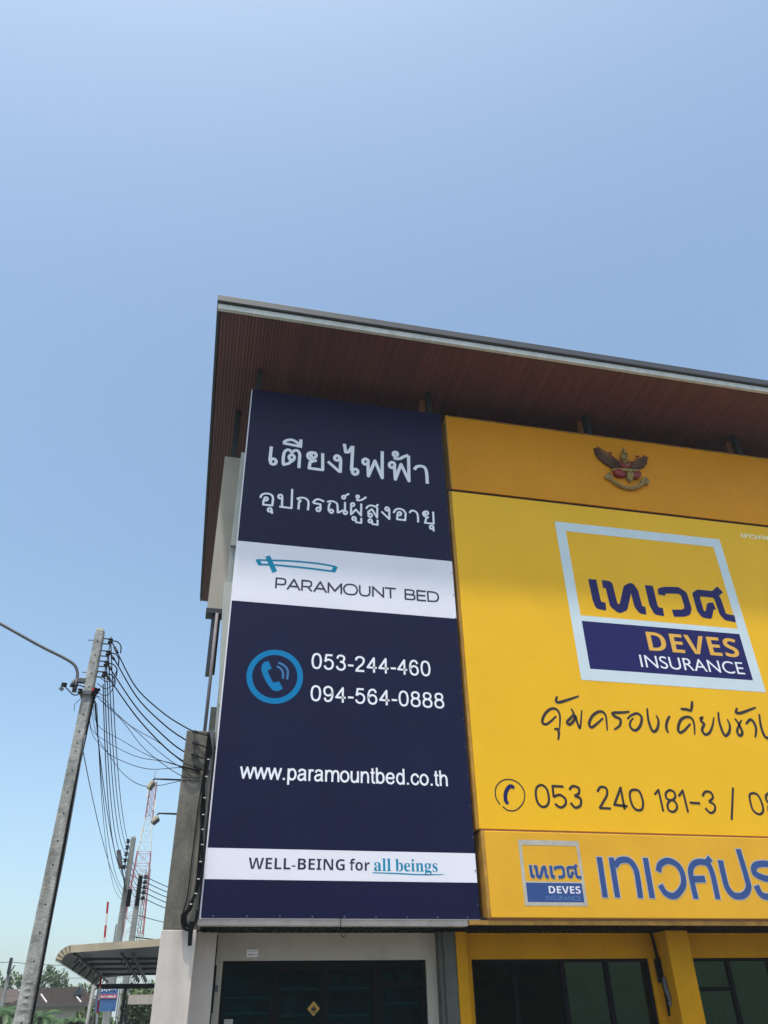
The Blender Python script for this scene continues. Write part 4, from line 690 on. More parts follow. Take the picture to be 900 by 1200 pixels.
# ================================================================= POLES AND WIRES
def pole_body(mb, x, y, h, wt, wb, hgt_taper=1.0):
    n = 8; vs = []; fs = []; lv = [0, h * .35, h * .7, h - 0.06, h]
    for i, z in enumerate(lv):
        s = (wb + (wt - wb) * z / h) / 2; c = s * .28; d = s * 0.92
        if i == len(lv) - 1: s *= .62; d *= .62; c *= .62
        for a, b in ((-s + c, -d), (s - c, -d), (s, -d + c), (s, d - c), (s - c, d), (-s + c, d), (-s, d - c), (-s, -d + c)): vs.append((x + a, y + b, z))
    for i in range(len(lv) - 1):
        for k in range(n): fs.append((i * n + k, i * n + (k + 1) % n, (i + 1) * n + (k + 1) % n, (i + 1) * n + k))
    fs.append([(len(lv) - 1) * n + k for k in range(n)])
    return mb.add(vs, fs)
def spool(mb, c, r=0.045, h=0.09):
    return mb.lathe(c, [(r * .55, -h / 2), (r, -h / 2 + .005), (r, -h * .2), (r * .55, -h * .1), (r * .55, h * .1), (r, h * .2), (r, h / 2 - .005), (r * .55, h / 2)], 12)
PX, PY, PH = -2.105, 14.0, 7.90
t = thing('utility_pole', 'near tall pale concrete utility pole with bolt holes and wire rack on top', 'utility pole', (PX, PY, 0))
MP = t
pole_body(MB(), PX, PY, PH, 0.155, 0.265).build('shaft', M['pole'], t)
for z in [7.62, 7.35, 7.2, 7.0, 6.75, 6.5, 6.25, 5.95, 5.75, 5.62, 5.3, 4.95, 4.62, 4.2, 3.85, 3.3, 2.92, 2.55, 2.1, 1.8, 1.2]:
    w = (0.265 + (0.155 - 0.265) * z / PH) * .46
    MB().lathe((PX + random.uniform(-.004, .004), PY - w - 0.004, z), [(0.013, 0), (0.013, 0.008)], 8, 'Y').build('bolt_hole', M['hole'], t)
# embossed marks low on the face
for i in range(5):
    z = 2.28 - i * 0.085; w = (0.265 + (0.155 - 0.265) * z / PH) * .46
    MB().box(PX - 0.05, PX + 0.05 - (i % 2) * .015, PY - w - .010, PY - w + .004, z, z + 0.028).build('cast_mark', M['pole'], t, 0.004)
rk = MB().box(PX + 0.205, PX + 0.22, PY - .02, PY + .02, 6.95, 7.75).build('insulator_rack', M['galv'], t)
for z in (7.66, 7.42, 7.22, 7.02):
    for dz in (-.05, .05): MB().box(PX + 0.085, PX + 0.235, PY - .018, PY + .018, z + dz - .006, z + dz + .006).build('rack_arm', M['galv'], rk)
    spool(MB(), (PX + 0.212, PY - .03, z), .042, .085).build('insulator', M['insul'], rk)
MB().tube([(PX - 0.19, PY, 7.66), (PX + .1, PY, 7.66)], .008, 6).build('through_bolt', M['galv'], t)
MB().tube([(PX - 0.17, PY, 7.04), (PX + .1, PY, 7.04)], .008, 6).build('through_bolt', M['galv'], t)
MB().box(PX - .125, PX + .125, PY - .12, PY + .12, 6.60, 6.66).build('clamp_band', M['galv'], t)
MB().tube(smooth_pts([(PX + .12, PY - .05, 6.62), (PX + .1, PY - .10, 5.0), (PX + .12, PY - .12, 3.2), (PX + .15, PY - .13, 0.2)]), .018, 8).build('ground_cable', M['cable'], t)
MB().tube(smooth_pts([(PX + .10, PY - .09, 5.9), (PX + .135, PY - .11, 4.2), (PX + .135, PY - .12, 2.9), (PX + .16, PY - .13, 0.2)]), .010, 8).build('ground_cable', M['galv'], t)
t2 = thing('wire_splice', 'cluster of black splices and looped drop wires left of the near pole', 'cable splice', (PX - .3, PY - .1, 6.7))
MB().tube(smooth_pts([(PX - .08, PY - .12, 6.62), (PX - .2, PY - .14, 6.56), (PX - .33, PY - .14, 6.66), (PX - .40, PY - .14, 6.72)]), .010, 6).build('drop_wire', M['cable'], t2)
MB().tube(smooth_pts([(PX - .06, PY - .12, 6.72), (PX - .15, PY - .14, 6.74), (PX - .28, PY - .14, 6.72)]), .010, 6).build('drop_wire', M['cable'], t2)
spool(MB(), (PX - .40, PY - .14, 6.735), .05, .06).build('insulator', M['insul'], t2)
spool(MB(), (PX - .12, PY - .14, 6.64), .04, .08).build('insulator', M['insul'], t2)
MB().cbox((PX - .43, PY - .14, 6.66), .06, .05, .05, Matrix.Rotation(.5, 3, 'Y')).build('clamp', M['galv'], t2)
MB().tube([(PX - .08, PY - .12, 6.52), (PX - .16, PY - .14, 6.4), (PX - .15, PY - .14, 6.28)], .005, 5).build('drop_wire', M['cable'], t2)
t3 = thing('wire_clamps', 'tangle of clamps and red tape on the right face of the near pole', 'cable clamps', (PX + .15, PY - .1, 6.6))
for k in range(4):
    MB().cbox((PX + .10 + k * .025, PY - .13, 6.62 + (k % 2) * .06), .045, .05, .07, Matrix.Rotation(k * .4, 3, 'Y')).build('clamp', M['cable'], t3)
MB().cbox((PX + .09, PY - .14, 6.68), .035, .03, .06).build('red_tape', M['red'], t3)
for k in range(3):
    z = 6.60 + k * .13
    MB().tube(smooth_pts([(PX + .13, PY - .05, z + .10), (PX + .28, PY - .08, z + .0), (PX + .38, PY - .08, z + .06), (PX + .42, PY - .1, z + .20)]), .007, 5).build('jumper_wire', M['cable'], t3)
# jumper loops at the rack
for k, z in enumerate((7.66, 7.42, 7.22, 7.02)):
    MB().tube(smooth_pts([(PX + .24, PY - .03, z), (PX + .34, PY - .06, z - .02), (PX + .42, PY - .1, z - .12), (PX + .44, PY - .15, z - .27)]), .011, 6).build('jumper_wire', M['cable'], t3)

t = thing('street_lamp', 'curved grey street lamp arm bolted to the near utility pole', 'street lamp', (-2.33, 14.0, 6.8))
MB().tube(smooth_pts([(-2.335, 13.98, 6.72), (-2.335, 13.98, 6.92), (-2.36, 13.98, 7.05), (-2.44, 13.98, 7.17), (-2.63, 13.98, 7.28), (-3.1, 13.98, 7.49), (-3.83, 13.98, 7.85), (-4.7, 13.98, 8.27)]), .027, 10).build('arm', M['galv'], t)
MB().box(-2.33, -2.17, 13.93, 14.02, 6.83, 6.91).build('bracket', M['galv'], t, .006)
MB().tube([(-2.34, 13.98, 6.66), (-2.335, 13.98, 6.9)], .04, 8).build('socket', M['galv'], t)
MB().tube([(-2.40, 13.95, 6.74), (-2.37, 13.95, 6.86)], .03, 8).build('photocell', M['galv'], t)
MB().cbox((-4.95, 13.98, 8.36), .6, .2, .09, Matrix.Rotation(-R(24), 3, 'Y')).build('lamp_head', M['galv'], t, .02)

def sag(a, b, s, n=14):
    a = Vector(a); b = Vector(b); return [a.lerp(b, i / n) - Vector((0, 0, 4 * s * (i / n) * (1 - i / n))) for i in range(n + 1)]
def wire(pts, r, label, group, name='service_wire', cat='wire'):
    return tag(MB().tube(pts, r, 6).build(name, M['cable']), label, cat, group)
ordn = ['topmost', 'second highest', 'third highest', 'lowest']
W4 = [[(-1.88, 13.93, 7.66), (-1.66, 13.7, 7.26), (-1.23, 13.2, 6.51), (-0.72, 12.6, 5.91), (-0.35, 12.2, 5.57), (-0.15, 11.95, 5.41), (0.03, 11.93, 5.36)],
      [(-1.88, 13.93, 7.42), (-1.71, 13.7, 7.17), (-1.2, 13.2, 6.35), (-0.69, 12.6, 5.73), (-0.33, 12.2, 5.38), (-0.14, 11.95, 5.24), (0.03, 11.93, 5.18)],
      [(-1.88, 13.93, 7.22), (-1.74, 13.7, 6.98), (-1.17, 13.2, 6.16), (-0.67, 12.6, 5.55), (-0.35, 12.2, 5.21), (-0.12, 11.95, 5.06), (0.03, 11.93, 5.01)],
      [(-1.88, 13.93, 7.02), (-1.73, 13.7, 6.80), (-1.16, 13.2, 6.02), (-0.66, 12.6, 5.40), (-0.33, 12.2, 5.06), (-0.05, 11.95, 4.88), (0.04, 11.93, 4.84)]]
for k, p in enumerate(W4):
    w = wire(smooth_pts(p), .0105, f'{ordn[k]} of the four thick black wires from the near pole to the concrete pillar', 'thick service wires to the pillar')
    MB().cbox(p[5], .07, .03, .035, Matrix.Rotation(.4, 3, 'Y')).build('wedge_clamp', M['insul'], w)
    MB().tube([Vector(p[0]).lerp(Vector(p[1]), .45), Vector(p[0]).lerp(Vector(p[1]), .8)], .024, 8).build('dead_end', M['insul'], w)
thin = [[(-1.99, 13.9, 6.60), (-1.79, 13.9, 6.52), (-1.48, 13.5, 6.12), (-1.1, 13.0, 5.71), (-0.67, 12.4, 5.22), (-0.29, 12.0, 4.88), (-.02, 11.97, 4.8)],
        [(-1.99, 13.9, 6.62), (-1.78, 13.9, 6.44), (-1.38, 13.4, 5.99), (-0.99, 12.9, 5.46), (-0.65, 12.4, 5.08), (-0.28, 12.0, 4.77), (-.02, 11.97, 4.74)],
        [(-1.99, 13.9, 6.66), (-1.92, 13.9, 6.56), (-1.56, 13.5, 6.19), (-1.19, 13.1, 5.81), (-0.69, 12.4, 5.36), (-0.31, 12.0, 4.98), (-.02, 11.97, 4.86)],
        [(-2.03, 14.1, 6.62), (-1.98, 15.0, 6.43), (-1.39, 14.0, 5.85), (-0.83, 13.0, 5.32), (-0.3, 12.0, 4.9), (-.02, 11.97, 4.82)],
        [(-2.05, 14.1, 6.55), (-2.08, 15.0, 6.36), (-1.66, 14.5, 5.95), (-1.08, 13.5, 5.45), (-0.59, 12.5, 5.11), (-0.3, 12.0, 4.91), (-.02, 11.97, 4.85)],
        [(-2.05, 14.1, 6.5), (-2.07, 15.0, 6.30), (-1.67, 14.5, 5.79), (-1.23, 13.8, 5.42), (-0.8, 13.0, 5.12), (-0.29, 12.0, 4.89), (-.02, 11.97, 4.83)],
        [(-2.03, 14.1, 6.45), (-1.90, 14.6, 6.1), (-1.63, 14.5, 5.75), (-1.28, 13.8, 5.25), (-0.91, 13.0, 4.87), (-0.61, 12.5, 4.75), (-0.27, 12.0, 4.70), (-.02, 11.97, 4.7)]]
names = ['highest thin telephone wire between pole and pillar, nearly straight', 'thin telephone wire running steeply to the lowest anchor on the pillar', 'thin telephone wire just below the thick wires, joining the tangle of wires',
         'thin wire crossing behind the tangle towards the concrete pillar', 'thin slack wire in the middle of the telephone wires', 'thin slack wire sagging flat before it meets the pillar', 'slackest thin wire hanging in a deep curve above the upper floodlight']
for p, nm in zip(thin, names): wire(smooth_pts(p), .005, nm, 'thin telephone wires to the pillar', 'telephone_wire')

# span of wires from the near pole to the second pole down the side street
P2 = (-2.22, 32.0, 7.80); P3 = (-2.11, 38.0, 7.45)
spn = 0
for k, (z0, z1) in enumerate(((7.66, 7.62), (7.42, 7.40), (7.22, 7.18), (7.02, 6.96), (6.86, 6.74))):
    wire(sag((-1.89, 14.05, z0), (-2.40, 32.0, z1), .42 + .09 * k, 24), .0095, ['highest', 'second', 'middle', 'fourth', 'lowest'][k] + ' of the five power wires drooping from the near pole to the lamp pole', 'power wires along the side street', 'power_wire')
for k in range(3):
    wire(sag((-2.0 + .03 * k, 14.1, 6.60 - .04 * k), (-2.30, 32.0, 6.3 - .3 * k), .45 + .15 * k, 24), .009 - .0015 * k, ['upper', 'middle', 'lower'][k] + ' of the three telephone cables hanging deep below the power wires', 'telephone cables along the side street', 'telephone_cable')
wire(sag((-2.12, 14.15, 5.95), (-2.3, 32.0, 5.8), .3, 20), .008, 'lone thin cable dropping closest behind the near pole shaft', 'telephone cables along the side street', 'telephone_cable')

t = thing('utility_pole', 'second utility pole down the side street, with a street lamp head on its left', 'utility pole', (P2[0], P2[1], 0), 'far utility poles of the side street')
pole_body(MB(), P2[0], P2[1], P2[2], .17, .30).build('shaft', M['pole_far'], t)
rk = MB().box(P2[0] - .19, P2[0] - .17, 31.98, 32.02, 6.65, 7.72).build('insulator_rack', M['galv'], t)
for z in (7.62, 7.40, 7.18, 6.96, 6.74):
    spool(MB(), (P2[0] - .18, 31.96, z), .065, .13).build('insulator', M['insul'], rk)
    MB().box(P2[0] - .18, P2[0] - .05, 31.98, 32.02, z - .012, z + .012).build('rack_arm', M['galv'], rk)
MB().tube([(P2[0] + .02, 31.85, 5.9), (P2[0] - .10, 31.8, 6.3), (P2[0] - .28, 31.8, 6.75)], .03, 8).build('lamp_arm', M['galv'], t)
MB().cbox((P2[0] - .36, 31.8, 6.98), .15, .22, .62, Matrix.Rotation(-R(17), 3, 'Y')).build('lamp_head', M['galv'], t, .03)
MB().box(P2[0] + .08, P2[0] + .22, 31.85, 32.0, 5.45, 6.0).build('cable_box', M['cable'], t)
t = thing('utility_pole', 'third and farthest utility pole in line, dark topped, in front of the lattice tower', 'utility pole', (P3[0], P3[1], 0), 'far utility poles of the side street')
pole_body(MB(), P3[0], P3[1], P3[2], .19, .33).build('shaft', M['pole_far'], t)
MB().box(P3[0] - .07, P3[0] + .09, 37.86, 37.9, 6.2, 7.35).build('cable_sleeve', M['cable'], t)
rk = MB().box(P3[0] + .21, P3[0] + .23, 37.98, 38.02, 6.3, 7.4).build('insulator_rack', M['galv'], t)
for z in (7.32, 7.12, 6.92, 6.72, 6.50):
    spool(MB(), (P3[0] + .22, 37.95, z), .08, .14).build('insulator', M['insul'], rk)
    MB().box(P3[0] + .05, P3[0] + .22, 37.98, 38.02, z - .012, z + .012).build('rack_arm', M['galv'], rk)
for k, z in enumerate((7.32, 7.12, 6.92, 6.72, 6.50)):
    wire(sag((P3[0] + .24, 37.95, z), (7.0, 41.0, z - .5), .75, 16), .016, ['highest', 'second', 'middle', 'fourth', 'lowest'][k] + ' of the five wires running right from the third pole behind the pillar', 'wires right of the third pole', 'power_wire')
    wire(sag((-2.40, 32.0, 7.62 - k * .22), (P3[0] + .2, 38.0, z), .35, 10), .012, ['highest', 'second', 'middle', 'fourth', 'lowest'][k] + ' short wire between the lamp pole and the third pole', 'short wires between the far poles', 'power_wire')
wire(sag((P3[0] + .1, 38.0, 5.85), (7.0, 41.0, 5.3), .35, 12), .014, 'upper single cable leaving the third pole below its rack', 'low cables right of the third pole', 'telephone_cable')
wire(sag((P3[0] + .1, 38.0, 5.05), (7.0, 41.0, 4.8), .15, 12), .022, 'lower thick cable leaving the third pole just above the carport', 'low cables right of the third pole', 'telephone_cable')
t = thing('utility_pole', 'utility pole standing behind the shophouse at the right end of the far wires', 'utility pole', (7.1, 41.0, 0), 'far utility poles of the side street')
pole_body(MB(), 7.1, 41.0, 7.5, .19, .33).build('shaft', M['pole_far'], t)

# lattice tower
T0 = thing('lattice_tower', 'tall hazy red and white steel lattice telecom tower beyond the far poles', 'tower', (-7.6, 140, 0))
def tw(z):
    P = [(0, 4.2), (14, 3.1), (20.5, 2.65), (26.3, 2.1), (31.5, 1.15), (37.3, 1.0)]
    for (a, wa), (b, wb) in zip(P, P[1:]):
        if z <= b: return wa + (wb - wa) * (z - a) / (b - a)
    return 1.0
lev = [0, 4, 8, 11.5, 14.5, 17, 19, 21, 22.8, 24.5, 26.3, 28, 29.7, 31.5, 32.7, 33.9, 35.1, 36.3, 37.3]
tops = [(0, 14.5, 'white'), (14.5, 26.3, 'red'), (26.3, 31.5, 'white'), (31.5, 37.3, 'red')]
for za, zb, c_ in tops:
    mb = MB()
    for z0, z1 in zip(lev, lev[1:]):
        if not (z0 >= za - .01 and z1 <= zb + .01): continue
        w0, w1 = tw(z0) / 2, tw(z1) / 2; cx = -7.75
        C0 = [(cx + a * w0, 140 + b * w0, z0) for a, b in ((-1, -1), (1, -1), (1, 1), (-1, 1))]
        C1 = [(cx + a * w1, 140 + b * w1, z1) for a, b in ((-1, -1), (1, -1), (1, 1), (-1, 1))]
        for i in range(4):
            j = (i + 1) % 4
            mb.bar(C0[i], C1[i], .10); mb.bar(C0[i], C1[j], .05); mb.bar(C0[j], C1[i], .05); mb.bar(C1[i], C1[j], .06)
    mb.build('lattice_section', M['hazed_red'] if c_ == 'red' else M['white'], T0)
MB().tube([(-7.75, 140, 37.3), (-7.75, 140, 39.3)], .05, 6).build('lightning_rod', M['galv'], T0)
for z, dx in ((35.5, -.75), (33.5, .7), (29.0, -.9)):
    MB().box(-7.75 + dx - .12, -7.75 + dx + .12, 139.2, 139.4, z - .8, z + .8).build('panel_antenna', M['white'], T0)
T1 = thing('lattice_tower', 'slim pale lattice mast farther away, barely rising above the carport roof', 'tower', (-14, 200, 0))
mb = MB()
for k in range(17):
    z0, z1 = k * 1.3, (k + 1) * 1.3; w = .8; C0 = [(-14.0 + a * w, 200 + b * w, z0) for a, b in ((-1, -1), (1, -1), (1, 1), (-1, 1))]; C1 = [(p[0], p[1], z1) for p in C0]
    for i in range(4): j = (i + 1) % 4; mb.bar(C0[i], C1[i], .14); mb.bar(C0[i], C1[j], .08); mb.bar(C1[i], C1[j], .08)
mb.build('lattice_section', M['galv'], T1)
T2 = thing('lattice_tower', 'thin grey lattice leg standing just right of the red and white tower', 'tower', (-8.0, 170, 0))
mb = MB()
for k in range(22):
    z0, z1 = k * 1.3, (k + 1) * 1.3; w = .45; C0 = [(-8.15 + a * w, 170 + b * w, z0) for a, b in ((-1, -1), (1, -1), (0, 1))]; C1 = [(p[0], p[1], z1) for p in C0]
    for i in range(3): j = (i + 1) % 3; mb.bar(C0[i], C1[i], .11); mb.bar(C0[i], C1[j], .06)
mb.build('lattice_section', M['galv'], T2)

# raised barrier boom, banded red and white
t = thing('barrier_boom', 'thin raised barrier boom with red and white bands behind the carport', 'barrier', (-1.88, 24, 0))
a = Vector((-1.83, 24, 1.0)); b = Vector((-2.075, 24, 4.60)); n = 13
for k in range(n):
    p, q = a.lerp(b, k / n), a.lerp(b, (k + 1) / n)
    MB().bar(p, q, .06, .05).build('red_band' if k % 2 == 0 else 'white_band', M['red'] if k % 2 == 0 else M['white'], t)
MB().box(-1.99, -1.66, 23.85, 24.2, 0.0, 1.1).build('drive_cabinet', M['red'], t, .02)

# ================================================================= CARPORT AWNING
t = thing('carport_awning', 'low metal carport awning with a rounded cream flashed end and dark steel trusses', 'awning', (-1.2, 17.5, 0))
YA, YB_ = 17.5, 26.8
def arc(r0, zc, xc, n=10):      # quarter round at the left, then flat to the right
    return [(xc - r0 * math.sin(math.pi / 2 * (1 - k / n)), zc + r0 * math.cos(math.pi / 2 * (1 - k / n)) * .95) for k in range(n + 1)]
XC, ZC = -2.01, 2.80
outer = arc(.27, ZC, XC); inner = arc(.155, ZC - .015, XC)
def rise(x): return (x - XC) * .066 if x > XC else 0
flat_o = [(-2.01, ZC + .2565), (0.0, ZC + .2565 + rise(0.0))]; flat_i = [(-2.01, ZC + .132), (0.0, ZC + .132 + rise(0.0))]
MB().prism_xz([(XC, flat_o[0][1]), (0.0, flat_o[1][1]), (0.0, flat_i[1][1]), (XC, flat_i[0][1])], YA - .02, YA).build('front_flashing', M['awn_flash'], t)
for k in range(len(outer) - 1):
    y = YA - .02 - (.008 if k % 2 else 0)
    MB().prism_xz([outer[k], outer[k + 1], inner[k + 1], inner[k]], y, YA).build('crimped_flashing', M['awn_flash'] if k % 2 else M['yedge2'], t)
mid = [(x, z) for x, z in arc(.25, ZC, XC)] + [(0.0, ZC + .24 + rise(0.0))]
mb = MB(); n = len(mid); ny = 186; vs = []; fs = []
dense = []
for (x0, z0), (x1, z1) in zip(mid, mid[1:]):
    m_ = 2 if x1 < -1.99 else 24
    dense += [(x0 + (x1 - x0) * i / m_, z0 + (z1 - z0) * i / m_) for i in range(m_)]
dense.append(mid[-1]); n = len(dense)
for i in range(ny + 1):
    y = YA + .005 + (YB_ - YA) * i / ny; o_ = .014 * (1 if i % 4 < 2 else -1)
    for x, z in dense: vs.append((x, y, z + o_))
for i in range(ny):
    for k in range(n - 1): fs.append((i * n + k, i * n + k + 1, (i + 1) * n + k + 1, (i + 1) * n + k))
mb.add(vs, fs); mb.build('roof_sheet', M['awn_sheet'], t)
for y in (19.6, 21.0, 22.6, 24.6):
    MB().box(-2.05, -.02, y, y + .05, 2.95, 3.0).build('purlin', M['darksteel'], t)
    MB().tube([(-2.2, y + .03, 2.78), (-2.05, y + .03, 2.95), (-1.8, y + .03, 2.97)], .025, 6).build('curved_rib', M['darksteel'], t)
for x in (-2.0, -1.15, -0.95):
    MB().box(x, x + .05, YA + .1, YB_ - .05, 2.89, 2.945).build('rafter', M['darksteel'], t)
    for k in range(9):
        y = YA + .4 + k; MB().bar((x + .025, y, 2.80), (x + .025, y + .5, 2.90), .022).build('truss_web', M['darksteel'], t)
MB().box(-2.26, -.02, YB_ - .08, YB_, 2.74, 2.86).build('end_beam', M['darksteel'], t)
for x in (-1.5, -.3):
    MB().box(x, x + .08, 26.6, 26.68, 0, 2.74).build('post', M['darksteel'], t)

# ================================================================= BACKGROUND LEFT
def tree(name, label, x, y, h, crown, n, leafm, ls, group='trees behind the carport', trunk_r=.12):
    t = thing(name, label, 'tree', (x, y, 0), group)
    mb = MB(); cz = h - crown[2]
    mb.tube([(x, y, -.15), (x + .05, y, cz * .5), (x - .05, y, cz)], trunk_r, 8, r2=trunk_r * .6)
    mb.build('trunk', M['bark'], t)
    rnd = random.Random(hash((round(x), round(y))) & 255)
    lb = MB()
    for _ in range(7):
        a = rnd.uniform(0, 6.28); q = Vector((x + math.cos(a) * crown[0] * .7, y + math.sin(a) * crown[1] * .7, cz + rnd.uniform(-.2, .8) * crown[2]))
        lb.tube([(x, y, cz * .75), Vector((x, y, cz)).lerp(q, .5) + Vector((0, 0, .1)), q], trunk_r * .4, 5, r2=trunk_r * .1)
    lb.build('limbs', M['bark'], t)
    cb = MB(); cl = []
    for _ in range(26):
        while True:
            p = Vector((rnd.uniform(-1, 1), rnd.uniform(-1, 1), rnd.uniform(-1, 1)))
            if .35 < p.length < 1: break
        cl.append((Vector((x + p.x * crown[0], y + p.y * crown[1], cz + p.z * crown[2])), rnd.uniform(.22, .42) * min(crown)))
    for i in range(n):
        c, r = cl[rnd.randrange(len(cl))]
        d = Vector((rnd.gauss(0, 1), rnd.gauss(0, 1), rnd.gauss(0, 1))).normalized() * r * rnd.uniform(.4, 1.1)
        p = c + d; u = Vector((rnd.gauss(0, 1), rnd.gauss(0, 1), rnd.gauss(0, 1))).normalized(); v = u.orthogonal().normalized()
        s = ls * rnd.uniform(.6, 1.3)
        cb.add([p - u * s, p - v * s * .5, p + u * s, p + v * s * .5], [(0, 1, 2, 3)], rnd.random() < .35)
    cb.build('crown', [leafm, M['leaf2']], t)
    return t
def palm(x, y, h, label, L=1.5, n=13, group='palms in front of the far house'):
    t = thing('palm_tree', label, 'palm', (x, y, 0), group)
    MB().tube([(x, y, -.1), (x + .05, y, h * .5), (x, y, h)], .11, 8, r2=.08).build('trunk', M['bark'], t)
    rnd = random.Random(int(x * 10) + 99)
    for k in range(n):
        a = k * 2.4; el = rnd.uniform(.25, 1.25); mb = MB()
        P = []
        for i in range(9):
            u = i / 8; r = L * u; z = h + L * (math.sin(el) * u - .75 * u * u)
            P.append(Vector((x + math.cos(a) * r * math.cos(el * .6), y + math.sin(a) * r * math.cos(el * .6), z)))
        mb.tube(P, .014, 4, r2=.004)
        side = Vector((-math.sin(a), math.cos(a), 0))
        for i in range(1, 9):
            for u in (0, .5):
                p = P[i - 1].lerp(P[i], u); d = (P[i] - P[i - 1]).normalized(); l = L * .30 * (1 - abs((i + u) / 9 - .45))
                for s in (-1, 1):
                    q = p + side * s * l + d * l * .55 - Vector((0, 0, l * .45))
                    mb.add([p - d * .02, p + d * .035, q], [(0, 1, 2)])
        mb.build('frond', M['palm'], t)
    return t
# brown roofed house
HY = 67.0; kx_ = HY / 48.0
H = thing('house', 'low brown tiled hip roof house with pale walls behind the near utility pole', 'house', (-8.2, HY, 0))
def hz(z): return 1.6 + (z - 1.6) * kx_
def hx(x): return x * kx_
ridgeL, ridgeR, eL, eR = hx(-7.15), hx(-4.93), hx(-7.9), hx(-3.95)
zr, ze = hz(3.82), hz(3.02)
MB().box(eL + .5, eR - .4, HY - .2, HY + 6, 0, ze + .05).build('wall', M['render_b'], H)
yr = HY + 2.6
rf2 = MB().add([(eL, HY - .9, ze), (eR, HY - .9, ze), (ridgeR, yr, zr), (ridgeL, yr, zr), (eR, HY + 6.4, ze), (eL, HY + 6.4, ze)],
         [(0, 1, 2, 3), (1, 4, 2), (4, 5, 3, 2), (5, 0, 3)]).build('roof', M['roof_br'], H)
for k in range(16):
    u = (k + .5) / 16; xa = eL + (ridgeL - eL) * u; xb = eR + (ridgeR - eR) * u; y = HY - .9 + (yr - HY + .9) * u; z = ze + (zr - ze) * u
    MB().box(xa + .02, xb - .02, y - .06, y + .10, z - .01, z + .035).build('tile_course', M['roof_br'], rf2)
MB().box(eL, eR, HY - .95, HY - .88, ze - .16, ze - .005).build('eave_board', M['fascia'], rf2)
for (xa, za, xb, zb) in ((hx(-6.72), hz(3.45), hx(-6.22), hz(3.06)), (hx(-5.1), hz(3.42), hx(-4.62), hz(3.05))):
    ya = HY - .9 + (za - ze) / (zr - ze) * 3.5; yb2 = HY - .9 + (zb - ze) / (zr - ze) * 3.5
    MB().bar((xa, ya - .06, za + .05), (xb, yb2 - .06, zb + .05), .08, .06).build('hip_flashing', M['trim'], rf2)
MB().prism_xz([(hx(-5.15), hz(3.42)), (hx(-4.75), hz(3.42)), (hx(-4.86), hz(3.84))], HY + .2, HY + 1.4).build('gable_vent', M['darksteel'], rf2)
for i in range(5):
    w_ = MB().box(eL + 1.2 + i * .95, eL + 1.75 + i * .95, HY - .24, HY - .2, 1.4, 2.7).build('window', M['frame'], H)
    MB().box(eL + 1.25 + i * .95, eL + 1.70 + i * .95, HY - .26, HY - .245, 1.45, 2.65).build('pane', M['glass'], w_)
H2 = thing('house', 'second brown roofed house at the left edge, mostly hidden by palms', 'house', (-12.6, 68, 0))
MB().box(-15.5, -10.9, 68, 73, 0, 4.0).build('wall', M['render_b'], H2)
MB().add([(-16.2, 67.3, 3.75), (-10.45, 67.3, 3.75), (-11.4, 70, 4.65), (-15, 70, 4.65), (-10.45, 73, 3.75), (-16.2, 73, 3.75)], [(0, 1, 2, 3), (1, 4, 2), (4, 5, 3, 2), (5, 0, 3)]).build('roof', M['roof_br'], H2)
# small far pole with crossarm
t = thing('utility_pole', 'small distant utility pole leaning left of the brown roofed house', 'utility pole', (-7.3, 42, 0))
pole_body(MB(), -7.30, 42, 4.62, .10, .24).build('shaft', M['pole_far'], t)
MB().bar((-7.27, 41.9, 3.95), (-7.10, 41.9, 4.32), .05).build('brace', M['galv'], t)
MB().box(-7.36, -7.24, 41.85, 41.95, 4.0, 4.6).build('transformer', M['darksteel'], t)
wire(sag((-14, 42, 4.6), (-7.3, 42, 4.45), .12, 8), .012, 'thin wire entering from the left to the small distant pole', 'low wires across the far street', 'power_wire')
wire(sag((-7.3, 42, 4.45), (-2.2, 38, 4.15), .12, 8), .012, 'thin wire from the small distant pole towards the carport', 'low wires across the far street', 'power_wire')
wire(sag((-14, 45, 4.2), (-2.2, 45, 4.0), .10, 8), .010, 'lower thin wire crossing above the brown roofs', 'low wires across the far street', 'power_wire')
for i, (x, y, h, c, n, l) in enumerate([(-17.2, 84, 7.3, (2.3, 2.0, 1.8), 2600, 'bushy pale tree at the far left edge beyond the houses'), (-13.6, 86, 6.7, (1.6, 1.6, 1.5), 2200, 'rounded tree rising between the near pole and the left edge'),
        (-11.3, 88, 7.1, (1.3, 1.3, 1.9), 1900, 'tallest slim tree just left of the near pole'), (-8.9, 84, 5.6, (1.1, 1.1, 1.6), 1600, 'tree peeking above the brown roof right of the near pole'), (-6.4, 70, 4.9, (1.2, 1.2, 1.2), 1500, 'dark small tree at the right gable of the brown roofed house')]):
    tree('broadleaf_tree', l, x, y, h, c, n, M['leaf'], .16)
for i, (x, y, h, c, n, l) in enumerate([(-1.0, 33, 3.35, (1.0, .9, .95), 2600, 'bright bushy tree seen under the carport right of the banner'), (-2.9, 36, 2.6, (.7, .7, .6), 1200, 'small shrubby tree low between the carport posts'), (-.1, 40, 3.8, (.9, .9, 1.2), 1800, 'leafy tree half hidden behind the white pillar base')]):
    tree('broadleaf_tree', l, x, y, h, c, n, M['leaf2'], .085)
for x, y, h, l in ((-5.35, 31, 2.25, 'palm with drooping fronds at the bottom left corner'), (-4.7, 35, 2.2, 'palm just left of the near pole base'), (-4.35, 37, 2.0, 'low palm right of the near pole base'), (-3.75, 36, 1.95, 'low palm beneath the brown roof eave'), (-5.9, 36, 2.35, 'tall palm behind the corner palm')):
    palm(x, y, h, l, L=.95)
